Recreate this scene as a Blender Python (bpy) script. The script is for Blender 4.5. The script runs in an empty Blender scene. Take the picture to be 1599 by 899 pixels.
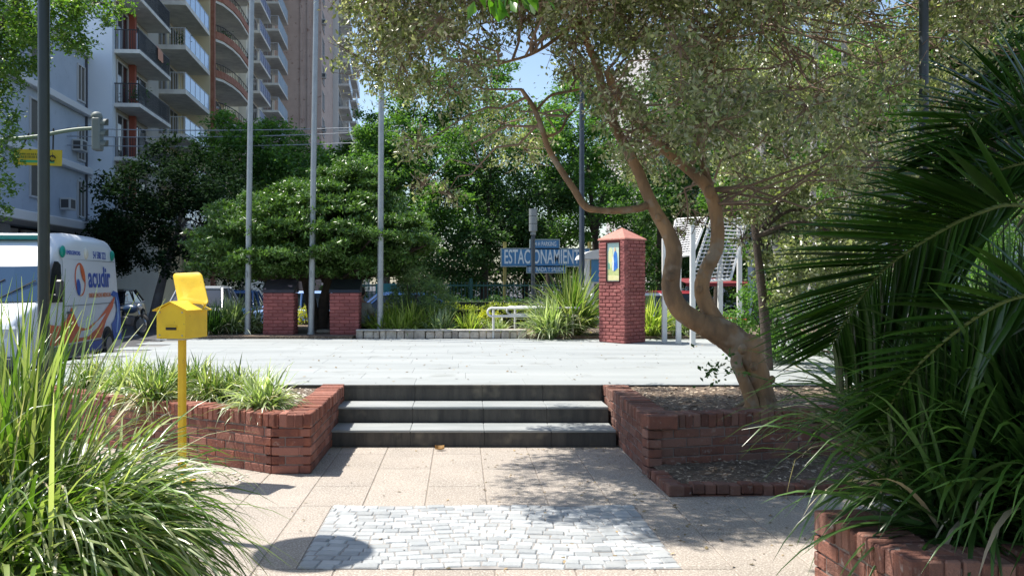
import bpy, math, random
import numpy as np
from mathutils import Vector, Matrix, Quaternion
R = math.radians
random.seed(7)
rng = np.random.default_rng(11)
sc = bpy.context.scene
COL = sc.collection

# ------------------------------------------------------------------ camera, sky, sun, exposure
cam = bpy.data.cameras.new('camera')
camo = bpy.data.objects.new('camera', cam)
COL.objects.link(camo)
camo.location = (0, 0, 1.6)
camo.rotation_euler = (R(90), 0, 0)
cam.sensor_width = 36.0
cam.lens = 36.0 * 1400 / 1599
cam.shift_x = 80 / 1599
cam.shift_y = -9.5 / 1599
cam.clip_start = 0.05
cam.clip_end = 1500
sc.camera = camo

SUN = Vector((-.5, .19, 1.0)).normalized()
world = bpy.data.worlds.new('World')
sc.world = world
world.use_nodes = True
nt = world.node_tree
bg = nt.nodes['Background']
sky = nt.nodes.new('ShaderNodeTexSky')
sky.sky_type = 'NISHITA'
sky.sun_disc = False
sky.sun_elevation = math.asin(SUN.z)
sky.sun_rotation = math.atan2(SUN.x, SUN.y)
sky.air_density = 1.0
sky.dust_density = 0.9
nt.links.new(sky.outputs[0], bg.inputs[0])
bg.inputs[1].default_value = 0.125

sl = bpy.data.lights.new('sun', 'SUN')
slo = bpy.data.objects.new('sun', sl)
COL.objects.link(slo)
sl.energy = 5.0
sl.angle = R(0.53)
sl.color = (1.0, 0.95, 0.87)
slo.rotation_euler = (-SUN).to_track_quat('-Z', 'Y').to_euler()
slo.location = (-20, 8, 40)

sc.view_settings.view_transform = 'Standard'
sc.view_settings.look = 'None'
sc.view_settings.exposure = 0.72
sc.view_settings.gamma = 1.0
sc.view_settings.use_curve_mapping = False
sc.cycles.max_bounces = 6
sc.cycles.transparent_max_bounces = 6

F, PX, PY = 1400.0, 720.0, 440.0
def px(x, y, Y):
    return Vector(((x - PX) / F * Y, Y, 1.6 - (y - PY) / F * Y))

# ------------------------------------------------------------------ materials
MATS = {}
def _n(t, k, **kw):
    n = t.nodes.new(k)
    for a, b in kw.items(): setattr(n, a, b)
    return n
def _mix(t, fac, a, b, mode='MIX'):
    m = _n(t, 'ShaderNodeMix', data_type='RGBA', blend_type=mode)
    for s, v in ((m.inputs[0], fac), (m.inputs[6], a), (m.inputs[7], b)):
        if hasattr(v, 'is_output'): t.links.new(v, s)
        elif isinstance(v, (tuple, list)): s.default_value = (*v[:3], 1)
        else: s.default_value = v
    return m.outputs[2]
def _noise(t, scale, detail=4, rough=.55, vec=None, dist=0):
    n = _n(t, 'ShaderNodeTexNoise')
    n.inputs['Scale'].default_value = scale; n.inputs['Detail'].default_value = detail
    n.inputs['Roughness'].default_value = rough; n.inputs['Distortion'].default_value = dist
    if vec is not None: t.links.new(vec, n.inputs['Vector'])
    return n.outputs['Fac']
def _ramp(t, fac, lo, hi):
    r = _n(t, 'ShaderNodeMapRange')
    r.inputs[1].default_value = lo; r.inputs[2].default_value = hi
    t.links.new(fac, r.inputs[0])
    return r.outputs[0]
def mat(name, col, rough=.7, col2=None, scale=6.0, metal=0.0, island=0.0, bump=0.0, bscale=40.0, spec=.5,
        stretch=None, speck=None, col3=None, transl=0.0, trans_col=None, emit=None):
    if name in MATS: return MATS[name]
    m = bpy.data.materials.new(name); m.use_nodes = True
    t = m.node_tree; p = t.nodes['Principled BSDF']
    p.inputs['Roughness'].default_value = rough
    p.inputs['Metallic'].default_value = metal
    p.inputs['Specular IOR Level'].default_value = spec
    tc = _n(t, 'ShaderNodeTexCoord'); vec = tc.outputs['Object']
    if stretch:
        mp = _n(t, 'ShaderNodeMapping'); mp.inputs['Scale'].default_value = stretch
        t.links.new(vec, mp.inputs['Vector']); vec = mp.outputs[0]
    c = None
    if col2 is not None:
        c = _mix(t, _ramp(t, _noise(t, scale, vec=vec), .32, .68), col, col2)
    if speck:     # (scale, colour, lo, hi)
        c = _mix(t, _ramp(t, _noise(t, speck[0], 2, .6, tc.outputs['Object']), speck[2], speck[3]), c if c else col, speck[1])
    if island or col3 is not None:
        g = _n(t, 'ShaderNodeNewGeometry'); ri = g.outputs['Random Per Island']
        if col3 is not None:
            c = _mix(t, _ramp(t, ri, .35, 1.0), c if c else col, col3)
        if island:
            mr = _n(t, 'ShaderNodeMapRange'); mr.inputs[3].default_value = 1 - island; mr.inputs[4].default_value = 1 + island
            ml = _n(t, 'ShaderNodeMath', operation='MULTIPLY'); ml.inputs[1].default_value = 7.31
            fr = _n(t, 'ShaderNodeMath', operation='FRACT')
            t.links.new(ri, ml.inputs[0]); t.links.new(ml.outputs[0], fr.inputs[0]); t.links.new(fr.outputs[0], mr.inputs[0])
            hs = _n(t, 'ShaderNodeHueSaturation')
            t.links.new(mr.outputs[0], hs.inputs['Value'])
            if c: t.links.new(c, hs.inputs['Color'])
            else: hs.inputs['Color'].default_value = (*col, 1)
            c = hs.outputs[0]
    if c: t.links.new(c, p.inputs['Base Color'])
    else: p.inputs['Base Color'].default_value = (*col, 1)
    if bump:
        b = _n(t, 'ShaderNodeBump'); b.inputs['Strength'].default_value = bump; b.inputs['Distance'].default_value = .02
        t.links.new(_noise(t, bscale, 5, .6, vec), b.inputs['Height']); t.links.new(b.outputs[0], p.inputs['Normal'])
    if transl:
        tr = _n(t, 'ShaderNodeBsdfTranslucent'); ms = _n(t, 'ShaderNodeMixShader'); ms.inputs[0].default_value = transl
        tc2 = trans_col or (col[0] * 1.9, col[1] * 2.0, col[2] * .9)
        tr.inputs[0].default_value = (*tc2, 1)
        if c is not None and trans_col is None:
            mm = _mix(t, 1.0, c, (1.9, 2.1, .8), 'MULTIPLY'); t.links.new(mm, tr.inputs[0])
        out = t.nodes['Material Output']
        t.links.new(p.outputs[0], ms.inputs[1]); t.links.new(tr.outputs[0], ms.inputs[2]); t.links.new(ms.outputs[0], out.inputs[0])
    MATS[name] = m
    return m

# ------------------------------------------------------------------ mesh building
# chamfered unit box template
def _cbox(s, b):
    hx, hy, hz = s[0] / 2, s[1] / 2, s[2] / 2
    V = []; idx = {}
    for ix in (-1, 1):
        for iy in (-1, 1):
            for iz in (-1, 1):
                for a in range(3):
                    q = [ix * (hx - (0 if a == 0 else b)), iy * (hy - (0 if a == 1 else b)), iz * (hz - (0 if a == 2 else b))]
                    idx[(ix, iy, iz, a)] = len(V); V.append(q)
    return np.array(V), idx
def _cfaces(idx):
    Fc = []
    for a in range(3):
        o = [k for k in range(3) if k != a]
        for s in (-1, 1):
            q = []
            for u, v in ((-1, -1), (1, -1), (1, 1), (-1, 1)):
                k = [0, 0, 0]; k[a] = s; k[o[0]] = u; k[o[1]] = v
                q.append(idx[(*k, a)])
            flip = (s < 0) != (a == 1)
            Fc.append(q[::-1] if flip else q)
    for a in range(3):            # edges run along axis a
        o = [k for k in range(3) if k != a]
        for u in (-1, 1):
            for v in (-1, 1):
                k = [0, 0, 0]; k[o[0]] = u; k[o[1]] = v
                k1 = list(k); k1[a] = -1; k2 = list(k); k2[a] = 1
                Fc.append([idx[(*k1, o[0])], idx[(*k2, o[0])], idx[(*k2, o[1])], idx[(*k1, o[1])]])
    for ix in (-1, 1):
        for iy in (-1, 1):
            for iz in (-1, 1):
                Fc.append([idx[(ix, iy, iz, a)] for a in range(3)])
    return Fc
_V0, _IDX = _cbox((1, 1, 1), .1)
CF = _cfaces(_IDX)

class MB:
    def __init__(s): s.v = []; s.f = []; s.m = []
    def add(s, V, Fc, mi=0):
        o = len(s.v)
        s.v.extend([tuple(map(float, q)) for q in V])
        s.f.extend([[o + i for i in f] for f in Fc]); s.m.extend([mi] * len(Fc))
        return s
    def box(s, c, d, rz=0, bev=0, M=None, mi=0):
        if bev:
            V, _ = _cbox(d, bev); Fc = CF
        else:
            h = np.array(d) / 2
            V = np.array([[x, y, z] for x in (-1, 1) for y in (-1, 1) for z in (-1, 1)]) * h
            Fc = [[0, 1, 3, 2], [4, 6, 7, 5], [0, 4, 5, 1], [2, 3, 7, 6], [0, 2, 6, 4], [1, 5, 7, 3]]
        if M is not None:
            V = V @ np.array(M.to_3x3()).T
        if rz:
            ca, sa = math.cos(rz), math.sin(rz)
            V = V @ np.array([[ca, sa, 0], [-sa, ca, 0], [0, 0, 1]])
        return s.add(V + np.array(c), Fc, mi)
    def mm(s, x0, x1, y0, y1, z0, z1, bev=0, mi=0):
        return s.box(((x0 + x1) / 2, (y0 + y1) / 2, (z0 + z1) / 2), (abs(x1 - x0), abs(y1 - y0), abs(z1 - z0)), 0, bev, None, mi)
    def tube(s, pts, rad, n=8, cap=True, mi=0, wob=0):
        P = [Vector(p) for p in pts]
        if not hasattr(rad, '__len__'): rad = [rad] * len(P)
        t0 = (P[1] - P[0]).normalized()
        up = Vector((0, 0, 1)) if abs(t0.z) < .9 else Vector((1, 0, 0))
        u = t0.cross(up).normalized()
        rings = []; V = []
        for i, p in enumerate(P):
            t = (P[min(i + 1, len(P) - 1)] - P[max(i - 1, 0)]).normalized()
            u = (u - t * u.dot(t)).normalized(); w = t.cross(u)
            ring = []
            for k in range(n):
                a = 2 * math.pi * k / n
                rr = rad[i] * (1 + (random.uniform(-wob, wob) if wob else 0))
                ring.append(len(V)); V.append(p + u * math.cos(a) * rr + w * math.sin(a) * rr)
            rings.append(ring)
        Fc = []
        for i in range(len(P) - 1):
            for k in range(n):
                Fc.append([rings[i][k], rings[i][(k + 1) % n], rings[i + 1][(k + 1) % n], rings[i + 1][k]])
        if cap: Fc.append(rings[0][::-1]); Fc.append(rings[-1])
        return s.add(V, Fc, mi)
    def prism(s, poly, z0, z1, mi=0):
        n = len(poly)
        V = [(*p[:2], z0) for p in poly] + [(*p[:2], z1) for p in poly]
        return s.add(V, [list(range(n))[::-1], list(range(n, 2 * n))] + [[i, (i + 1) % n, (i + 1) % n + n, i + n] for i in range(n)], mi)
    def plate(s, poly, M, th, mi=0):   # 2d polygon in plane of matrix M, thick along its z
        n = len(poly)
        V = [M @ Vector((p[0], p[1], 0)) for p in poly] + [M @ Vector((p[0], p[1], th)) for p in poly]
        return s.add(V, [list(range(n))[::-1], list(range(n, 2 * n))] + [[i, (i + 1) % n, (i + 1) % n + n, i + n] for i in range(n)], mi)
    def build(s, name, mats, parent=None, smooth=False):
        me = bpy.data.meshes.new(name)
        me.from_pydata(s.v, [], s.f)
        mats = mats if isinstance(mats, (list, tuple)) else [mats]
        for m in mats: me.materials.append(m)
        if len(mats) > 1: me.polygons.foreach_set('material_index', s.m)
        if smooth:
            me.polygons.foreach_set('use_smooth', [True] * len(me.polygons))
            me.set_sharp_from_angle(angle=R(smooth if smooth is not True else 45))
        me.update()
        return link(name, me, parent)

def link(name, me, parent=None):
    o = bpy.data.objects.new(name, me); COL.objects.link(o)
    if parent is not None: o.parent = parent
    return o
def tag(o, label=None, cat=None, group=None, kind=None):
    if label: o['label'] = label
    if cat: o['category'] = cat
    if group: o['group'] = group
    if kind: o['kind'] = kind
    return o
def thing(name, label, cat, loc=(0, 0, 0), rz=0, group=None):
    o = bpy.data.objects.new(name, None); COL.objects.link(o)
    o.location = loc; o.rotation_euler = (0, 0, rz); o.empty_display_size = .2
    return tag(o, label, cat, group)
def copy_tree(o, parent=None):
    c = o.copy(); COL.objects.link(c)
    if parent is not None: c.parent = parent
    for ch in list(o.children): copy_tree(ch, c)
    return c

def nmesh(name, V, tri, m, parent=None, k=3):
    """mesh from numpy arrays V (n,3), tri (f,k)"""
    me = bpy.data.meshes.new(name)
    V = np.asarray(V, np.float32); tri = np.asarray(tri, np.int32)
    me.vertices.add(len(V)); me.vertices.foreach_set('co', V.ravel())
    me.loops.add(tri.size); me.loops.foreach_set('vertex_index', tri.ravel())
    me.polygons.add(len(tri)); me.polygons.foreach_set('loop_start', np.arange(0, tri.size, k, dtype=np.int32))
    for q in (m if isinstance(m, (list, tuple)) else [m]): me.materials.append(q)
    me.update(calc_edges=True)
    return link(name, me, parent)

def leaf_arrays(P, L, W, droop=0.0, spread=1.0, horiz=0.0):
    n = len(P)
    d = rng.normal(size=(n, 3)); d[:, 2] = d[:, 2] * spread * (1 - horiz * .7) - droop
    d /= np.linalg.norm(d, axis=1, keepdims=True) + 1e-9
    a = rng.normal(size=(n, 3)) * (1 - horiz * .6) + np.array([0, 0, horiz * 2.2]); s = np.cross(d, a); s /= np.linalg.norm(s, axis=1, keepdims=True) + 1e-9
    nn = np.cross(d, s)
    l = (L * rng.uniform(.6, 1.25, n))[:, None]; w = (W * rng.uniform(.7, 1.2, n))[:, None]
    V = np.stack([P, P + d * l * .45 + s * w / 2 + nn * w * .18, P + d * l, P + d * l * .45 - s * w / 2 + nn * w * .18], 1).reshape(-1, 3)
    b = (np.arange(n) * 4)[:, None]
    T = np.concatenate([b + [0, 1, 2], b + [0, 2, 3]], 1).reshape(-1, 3)
    return V, T

def clump_points(clumps, n, flat=1.0, sub=14, sig=.16, shell=.45, top=0.0):
    """clumps: (x,y,z,r). Leaves gathered round twig tips spread through each clump."""
    C = np.array(clumps, float)
    w = C[:, 3] ** 2.2; w /= w.sum()
    out = []
    for c, k in zip(C, (w * n).astype(int)):
        if k < 1: continue
        ns = max(5, int(sub))
        d = rng.normal(size=(ns, 3)); d /= np.linalg.norm(d, axis=1, keepdims=True)
        if top: d[:, 2] = np.abs(d[:, 2]) * np.where(rng.random(ns) < top, 1, -1)
        r = c[3] * (shell + (1 - shell) * rng.random(ns)) [:, None]
        S = d * r
        pick = rng.integers(0, ns, k)
        g = rng.normal(size=(k, 3)) * c[3] * sig
        q = S[pick] + g
        q[:, 2] *= flat
        out.append(q + c[:3])
    return np.concatenate(out)

BLADE_SEG = 7
def blades(base, n, L, W, spread=(0.15, 1.1), rb=.12, az=None, gravity=1.0, lean=(0, 0), seg=BLADE_SEG, fold=.25, jit=.3, kink=0.0):
    """strap leaves: returns V, quads"""
    Vs = []; Q = []; o = 0
    for i in range(n):
        a = random.uniform(0, 2 * math.pi) if az is None else random.uniform(*az)
        th = spread[0] + (spread[1] - spread[0]) * random.random() ** .8      # from vertical
        l = L * random.uniform(1 - jit, 1 + jit * .6); w = W * random.uniform(.6, 1.25)
        d = Vector((math.sin(th) * math.cos(a) + lean[0], math.sin(th) * math.sin(a) + lean[1], math.cos(th))).normalized()
        rr = rb * math.sqrt(random.random()); a2 = random.uniform(0, 6.28)
        p = Vector(base) + Vector((rr * math.cos(a2), rr * math.sin(a2), 0))
        g = gravity * random.uniform(.5, 1.3)
        side = Vector((-math.sin(a), math.cos(a), 0)) + Vector((random.uniform(-.5, .5), random.uniform(-.5, .5), random.uniform(-.5, .5)))
        st = l / seg
        kk = random.randint(3, seg - 1) if random.random() < kink else -1
        for k in range(seg + 1):
            t = k / seg
            sd = (side - d * side.dot(d)).normalized()
            nn = d.cross(sd)
            ww = w * (.65 + .6 * t if t < .35 else 1.0) * (1 - max(0, t - .55) / .45) ** .8 * .5 + .0006
            Vs += [p + sd * ww + nn * ww * fold, p, p - sd * ww + nn * ww * fold]
            if k < seg:
                b = o + 3 * k
                Q += [[b, b + 1, b + 4, b + 3], [b + 1, b + 2, b + 5, b + 4]]
            p = p + d * st
            horiz = math.sqrt(max(0, 1 - d.z * d.z))
            d = (d + Vector((0, 0, -1)) * g * (.06 + .30 * horiz) * (.5 + t)).normalized()
            if k == kk: d = (d + Vector((0, 0, -1.2))).normalized()
        o += 3 * (seg + 1)
    return Vs, Q

def text_mesh(txt, size, M, m, parent, name='lettering', sx=1.0, depth=.002, align='CENTER', bold=0.0, label=None):
    cu = bpy.data.curves.new('t', 'FONT'); cu.body = txt; cu.size = size; cu.extrude = depth; cu.align_x = align; cu.align_y = 'CENTER'
    cu.offset = bold; cu.resolution_u = 4
    o = bpy.data.objects.new('t', cu); COL.objects.link(o)
    dg = bpy.context.evaluated_depsgraph_get()
    me = bpy.data.meshes.new_from_object(o.evaluated_get(dg))
    bpy.data.objects.remove(o); bpy.data.curves.remove(cu)
    me.name = name
    me.transform(M @ Matrix.Diagonal((sx, 1, 1, 1)))
    me.materials.clear(); me.materials.append(m)
    return link(name, me, parent)

def frame(o, xa, ya):      # matrix from origin and two axis vectors
    xa = Vector(xa).normalized(); ya = Vector(ya).normalized(); za = xa.cross(ya)
    M = Matrix.Identity(4)
    for i in range(3):
        M[i][0] = xa[i]; M[i][1] = ya[i]; M[i][2] = za[i]; M[i][3] = o[i]
    return M

def smooth_path(P, k=4):
    P = [np.array(p, float) for p in P]
    P = [2 * P[0] - P[1]] + P + [2 * P[-1] - P[-2]]
    out = []
    for i in range(1, len(P) - 2):
        for j in range(k):
            t = j / k
            a, b, c, d = P[i - 1], P[i], P[i + 1], P[i + 2]
            out.append(.5 * ((2 * b) + (-a + c) * t + (2 * a - 5 * b + 4 * c - d) * t * t + (-a + 3 * b - 3 * c + d) * t ** 3))
    out.append(P[-2])
    return out
# ------------------------------------------------------------------ shared materials
BRICK = mat('brick', (.27, .09, .052), .9, (.14, .05, .038), 9, island=.26, col3=(.29, .125, .09), bump=.5, bscale=60, speck=(22, (.42, .30, .25), .64, .8))
BRICK_DARK = mat('weathered_brick', (.23, .092, .06), .92, (.13, .06, .045), 8, island=.25, col3=(.22, .12, .09), bump=.6, bscale=60, speck=(18, (.34, .28, .24), .6, .78))
BRICK_RED = mat('painted_brick', (.33, .105, .095), .8, (.24, .075, .07), 5, island=.2, speck=(9, (.40, .19, .16), .6, .8), bump=.3, bscale=70)
MORTAR = mat('mortar', (.24, .19, .16), .95, (.14, .11, .1), 12, bump=.5)
MORTAR_RED = mat('red_mortar', (.26, .075, .07), .95, (.2, .06, .055), 12, bump=.4)
PAVE = mat('washed_aggregate', (.345, .295, .25), .85, (.27, .235, .20), 2.2, island=.05, speck=(80, (.50, .45, .39), .48, .62), bump=.35, bscale=120)
PAVE2 = mat('joint_strip', (.34, .30, .25), .95, (.24, .2, .17), 9, bump=.4)
COBBLE = mat('grey_setts', (.42, .43, .43), .75, (.33, .35, .36), 5, island=.2, bump=.35, bscale=50)
COBJ = mat('sett_joint', (.22, .21, .2), .95, (.36, .34, .32), 9)
PLAT = mat('platform_stone', (.355, .375, .37), .8, (.27, .29, .29), .8, island=.035, speck=(1.7, (.20, .21, .20), .6, .85), stretch=(.35, 2.2, 1), bump=.12, bscale=30)
RISER = mat('shade_darkened_step_stone', (.10, .09, .075), .8, (.05, .046, .042), 5, stretch=(2.5, 1, .35), speck=(5, (.15, .13, .10), .56, .75), bump=.3, bscale=30)  # stone of the risers, their shade deepened in the base colour
TREAD = mat('tread_stone', (.33, .345, .34), .75, (.25, .27, .27), 5, stretch=(.4, 1, 1), bump=.2)
ASPH = mat('asphalt', (.075, .077, .082), .9, (.06, .06, .065), 4, speck=(90, (.13, .13, .13), .55, .7), bump=.3, bscale=120)
SIDEW = mat('pavement_slabs', (.30, .29, .27), .9, (.24, .235, .22), 2.2, speck=(30, (.36, .35, .33), .55, .7))
KERB = mat('kerb_stone', (.28, .28, .27), .85, (.2, .2, .2), 5)
SOIL = mat('dry_soil', (.17, .125, .09), .98, (.10, .07, .05), 9, speck=(45, (.36, .29, .22), .55, .7), bump=.9, bscale=45)
SAND = mat('pale_gravel', (.36, .30, .24), .98, (.28, .23, .18), 8, speck=(60, (.55, .48, .4), .5, .68), bump=.8, bscale=60)
WALLSTONE = mat('rough_stone', (.72, .64, .53), .95, (.50, .42, .34), 9, island=.3, bump=.8, bscale=30)
YEL = mat('yellow_paint', (.82, .56, .015), .45, (.72, .47, .012), 6, bump=.08, speck=(38, (.42, .27, .05), .68, .74))
YEL_OLD = mat('worn_yellow_paint', (.76, .50, .02), .6, (.68, .42, .015), 9, speck=(26, (.3, .2, .06), .68, .76))
BLACK = mat('black', (.012, .012, .012), .6)
GALV = mat('galvanised_steel', (.36, .39, .41), .45, (.30, .325, .34), 7, metal=.45)
DKGREEN = mat('dark_green_paint', (.018, .03, .028), .35, (.012, .02, .02), 6)
BLUEGREY = mat('blue_grey_paint', (.05, .065, .085), .4, (.035, .045, .06), 6)
WHITEP = mat('white_paint', (.72, .72, .70), .5, (.64, .64, .62), 6)
GLASS = mat('dark_glass', (.02, .025, .03), .06, spec=.8)
RUBBER = mat('rubber', (.02, .02, .02), .8)
CHROME = mat('bare_metal', (.5, .5, .5), .3, metal=.9)

# ------------------------------------------------------------------ ground and streets
A = math.atan(.071)
def street(W, Y):            # a point W metres left of the street axis line, at depth Y
    return (-W - .071 * Y, Y)
mb = MB(); mb.add([(-400, -60, -.15), (400, -60, -.15), (400, 700, -.15), (-400, 700, -.15)], [[0, 1, 2, 3]])
tag(mb.build('road', ASPH), kind='structure')
mb = MB()
p = [street(5.2, -8), (60, -8), (60, 22.3), (street(5.2, 22.3))]
mb.prism(p, -.6, -.004)
tag(mb.build('plaza_ground', SAND), kind='structure')
mb = MB(); mb.prism([street(60, -5), street(12, -5), street(12, 240), street(60, 240)], -.6, 0)
tag(mb.build('far_pavement', SIDEW), kind='structure')
mb = MB()
for W in (5.28, 12.0):
    y = -8.0
    while y < (22.0 if W < 8 else 120):
        a = street(W, y); s = 1 if W < 8 else -1
        mb.box((a[0] - .075 * 1, y, -.07), (.15, 1.18, .2 if W < 8 else .17), A, .012)
        y += 1.2
tag(mb.build('kerb', KERB), kind='structure')
# near pavement strip along the kerb (light concrete)
mb = MB(); mb.prism([street(5.2, -8), street(2.9, -8), street(2.9, 22.2), street(5.2, 22.2)], -.02, .004)
tag(mb.build('near_pavement', SIDEW), kind='structure')
# white lane line and sunlit concrete strip on the road
mb = MB()
for y in np.arange(6, 120, 7.0):
    a = street(8.6, y); b = street(8.6, y + 3)
    mb.prism([(a[0] - .06, a[1]), (a[0] + .06, a[1]), (b[0] + .06, b[1]), (b[0] - .06, b[1])], -.15, -.146)
tag(mb.build('lane_marking', mat('road_paint', (.6, .6, .58), .8, (.4, .4, .4), 8)), kind='structure')

# aggregate paving slabs in front of the steps, 0.445 wide with thin joints
mb = MB(); mb.prism([(-6, .5), (8, .5), (8, 8.66), (-6, 8.66)], -.05, -.0035); tag(mb.build('paving_bed', PAVE2), kind='structure')
mb = MB()
cx0 = -.70
for i in range(-9, 16):
    x0 = cx0 + .445 * i
    off = (.0 if i % 2 else .66)
    y = -.9 + off
    while y < 8.66:
        L = 1.32
        ya, yb = max(y, .4), min(y + L, 8.66)
        if yb - ya > .1:
            segs = [(ya, yb)]
            xa, xb = x0 + .004, x0 + .441
            if xb > -.915 and xa < 1.235:       # leave the sett panel open
                segs = []
                if ya < 4.995: segs.append((ya, min(yb, 4.995)))
                if yb > 6.405: segs.append((max(ya, 6.405), yb))
                ca, cb = max(ya, 4.999), min(yb, 6.401)
                for (c, d) in ((xa, min(xb, -.919)), (max(xa, 1.239), xb)):
                    if d - c > .03 and cb - ca > .03: mb.mm(c, d, ca, cb, -.03, .0015, .004)
            if xb < -4.2 and yb > 7.4: segs = []
            for (a, b) in segs:
                if b - a < .06: continue
                xx = [(xa, xb)]
                for (c, d) in xx:
                    mb.mm(c, d, a + .004, b - .004, -.03, random.uniform(-.0015, .0015) + .0015, .004)
        y += L
for (xa, xb) in ((-1.145 + .0, -.915), (1.235, 1.535)):
    pass
tag(mb.build('paving', PAVE), kind='structure')
# setts: wavy courses of small split stones
mb = MB(); mb.mm(-.915, 1.235, 4.995, 6.405, -.04, .0035)
tag(mb.build('sett_bed', COBJ), kind='structure')
mb = MB()
nrow = 17
for r in range(nrow):
    y = 4.995 + (r + .5) * 1.41 / nrow
    x = -.915 - random.uniform(0, .05)
    while x < 1.22:
        w = random.uniform(.085, .15)
        xe = min(x + w, 1.232); xs = max(x, -.912)
        if xe - xs > .03:
            cxm = (xs + xe) / 2
            wy = .032 * math.sin(cxm * 4.6 + 1) + .012 * math.sin(cxm * 11 + r)
            yy = min(max(y + wy, 5.035), 6.365)
            sl = .032 * 4.6 * math.cos(cxm * 4.6 + 1)
            mb.box((cxm, yy, -.006 + random.uniform(-.003, .004)), (xe - xs - random.uniform(.001, .006), 1.41 / nrow - random.uniform(.0, .008), .03),
                   math.atan(sl) + random.uniform(-.07, .07), .007)
        x += w
tag(mb.build('cobble_panel', COBBLE), kind='structure')

# ------------------------------------------------------------------ raised platform and steps
PT = .5
mb = MB()
mb.prism([(-5.2, 9.68), (11, 9.68), (11, 22.2), (-5.9, 22.2)], -.1, PT - .012)
tag(mb.build('platform_base', mat('platform_joint', (.22, .22, .21), .9)), kind='structure')
mb = MB()
y = 9.62; r = 0
while y < 17.25:
    d = min(.62, 17.3 - y)
    x = -5.3 - (y - 9.6) * .07 + (r % 2) * .6
    while x < 11:
        mb.mm(x + .0012, x + 1.1988, y + .0012, y + d - .0012, PT - .0115, PT + random.uniform(-.0006, .0006), .0015)
        x += 1.2
    y += .62; r += 1
tag(mb.build('platform_paving', PLAT), kind='structure')
st = thing('stairs', 'three stone steps with shade-darkened risers and pale treads rising between two brick planters', 'steps', (0.13, 8.7, 0))
def stp(y0, y1, z0, z1, name, m, bev=.008):
    q = MB(); 
    x = -1.41
    cuts = [-1.41, -.62, .10, .75, 1.38]
    for a, b in zip(cuts[:-1], cuts[1:]):
        q.mm(a + .001, b - .001, y0, y1, z0, z1, bev)
    return q.build(name, m, st)
for k in range(3):
    y0 = .45 * k; z = k * .165
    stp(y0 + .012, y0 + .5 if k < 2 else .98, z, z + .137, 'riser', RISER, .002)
    if k < 2: stp(y0, y0 + .455, z + .138, z + .165, 'tread', TREAD, .006)
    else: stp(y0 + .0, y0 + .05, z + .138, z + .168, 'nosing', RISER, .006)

# ------------------------------------------------------------------ brick walls
def brick_run(mb, a, b, z0, z1, th=.12, cap=True, hb=.062, j=.008, lb=.235, jit=.003, capw=.068, caph=.11, capdepth=.24, slump=.006):
    """bricks along plan line a->b, outer face on the right-hand side of the direction"""
    a = Vector((a[0], a[1], 0)); b = Vector((b[0], b[1], 0)); L = (b - a).length; t = (b - a) / L; nrm = Vector((t.y, -t.x, 0)); rz = math.atan2(t.y, t.x)
    zt = z1 - (caph + j if cap else 0)
    nc = max(1, round((zt - z0) / (hb + j))); ch = (zt - z0) / nc
    for c in range(nc):
        s = -(lb / 2 if c % 2 else 0)
        while s < L:
            s0, s1 = max(s, 0) + j / 2, min(s + lb, L) - j / 2
            if s1 - s0 > .03:
                m_ = (s0 + s1) / 2; out = random.uniform(-jit, jit)
                p_ = a + t * m_ - nrm * (th / 2 - out); p_.z = z0 + ch * (c + .5) + random.uniform(-.002, .002)
                mb.box(p_, (s1 - s0, th, ch - j), rz + random.uniform(-.008, .008), .006)
            s += lb
    if cap:
        s = 0
        while s < L - .02:
            w = capw * random.uniform(.88, 1.12)
            p_ = a + t * (s + w / 2) - nrm * (capdepth / 2 - random.uniform(-.002, .012)); p_.z = z1 - caph / 2 + random.uniform(-slump, slump)
            mb.box(p_, (w - .005, capdepth, caph), rz + random.uniform(-.02, .02), .007)
            s += w
def core(mb, pts, z0, z1, th=.1, inset=.007):
    for a, b in zip(pts[:-1], pts[1:]):
        a = Vector((a[0], a[1], 0)); b = Vector((b[0], b[1], 0)); L = (b - a).length; t = (b - a) / L; nrm = Vector((t.y, -t.x, 0))
        c = (a + b) / 2 - nrm * (inset + th / 2); c.z = (z0 + z1) / 2
        mb.box(c, (L - .13, th, z1 - z0), math.atan2(t.y, t.x))
def planter(name, label, pts, soil_poly, z1=.5, m=None, soil_z=.46, capdepth=.24, **kw):
    o = thing(name, label, 'planter', (pts[0][0], pts[0][1], 0))
    off = Vector((pts[0][0], pts[0][1], 0))
    P = [(q[0] - off.x, q[1] - off.y) for q in pts]
    w = MB()
    for a, b in zip(P[:-1], P[1:]): brick_run(w, a, b, 0, z1, capdepth=capdepth, **kw)
    w.build('brick_wall', m or BRICK, o)
    c = MB(); core(c, P, 0, z1 - .03); core(c, P, 0, z1 - .03, capdepth - .05, .022)
    c.build('mortar_core', MORTAR, o)
    s = MB(); SP = [(q[0] - off.x, q[1] - off.y) for q in soil_poly]
    # uneven soil surface
    xs = [q[0] for q in SP]; ys = [q[1] for q in SP]
    s.prism(SP, .02, soil_z); s.build('soil', SOIL, o)
    return o
planter('brick_planter', 'red brick planter with dry tufted plants just beside the steps, sunlit on top',
        [(-1.25, 9.66), (-1.25, 7.47), (-1.58, 7.47), (-4.6, 9.45)][::-1],
        [(-1.3, 9.6), (-1.3, 7.55), (-1.6, 7.55), (-4.5, 9.5), (-4.5, 9.66)])
planter('brick_planter', 'shaded brick planter holding the crooked brown tree to one side of the steps',
        [(1.535, 9.66), (1.535, 7.36), (3.1, 7.75), (7.0, 8.7)],
        [(1.6, 9.64), (1.6, 7.45), (3.1, 7.83), (7.0, 8.8), (7.0, 9.64)], m=BRICK_DARK, soil_z=.475)
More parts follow.
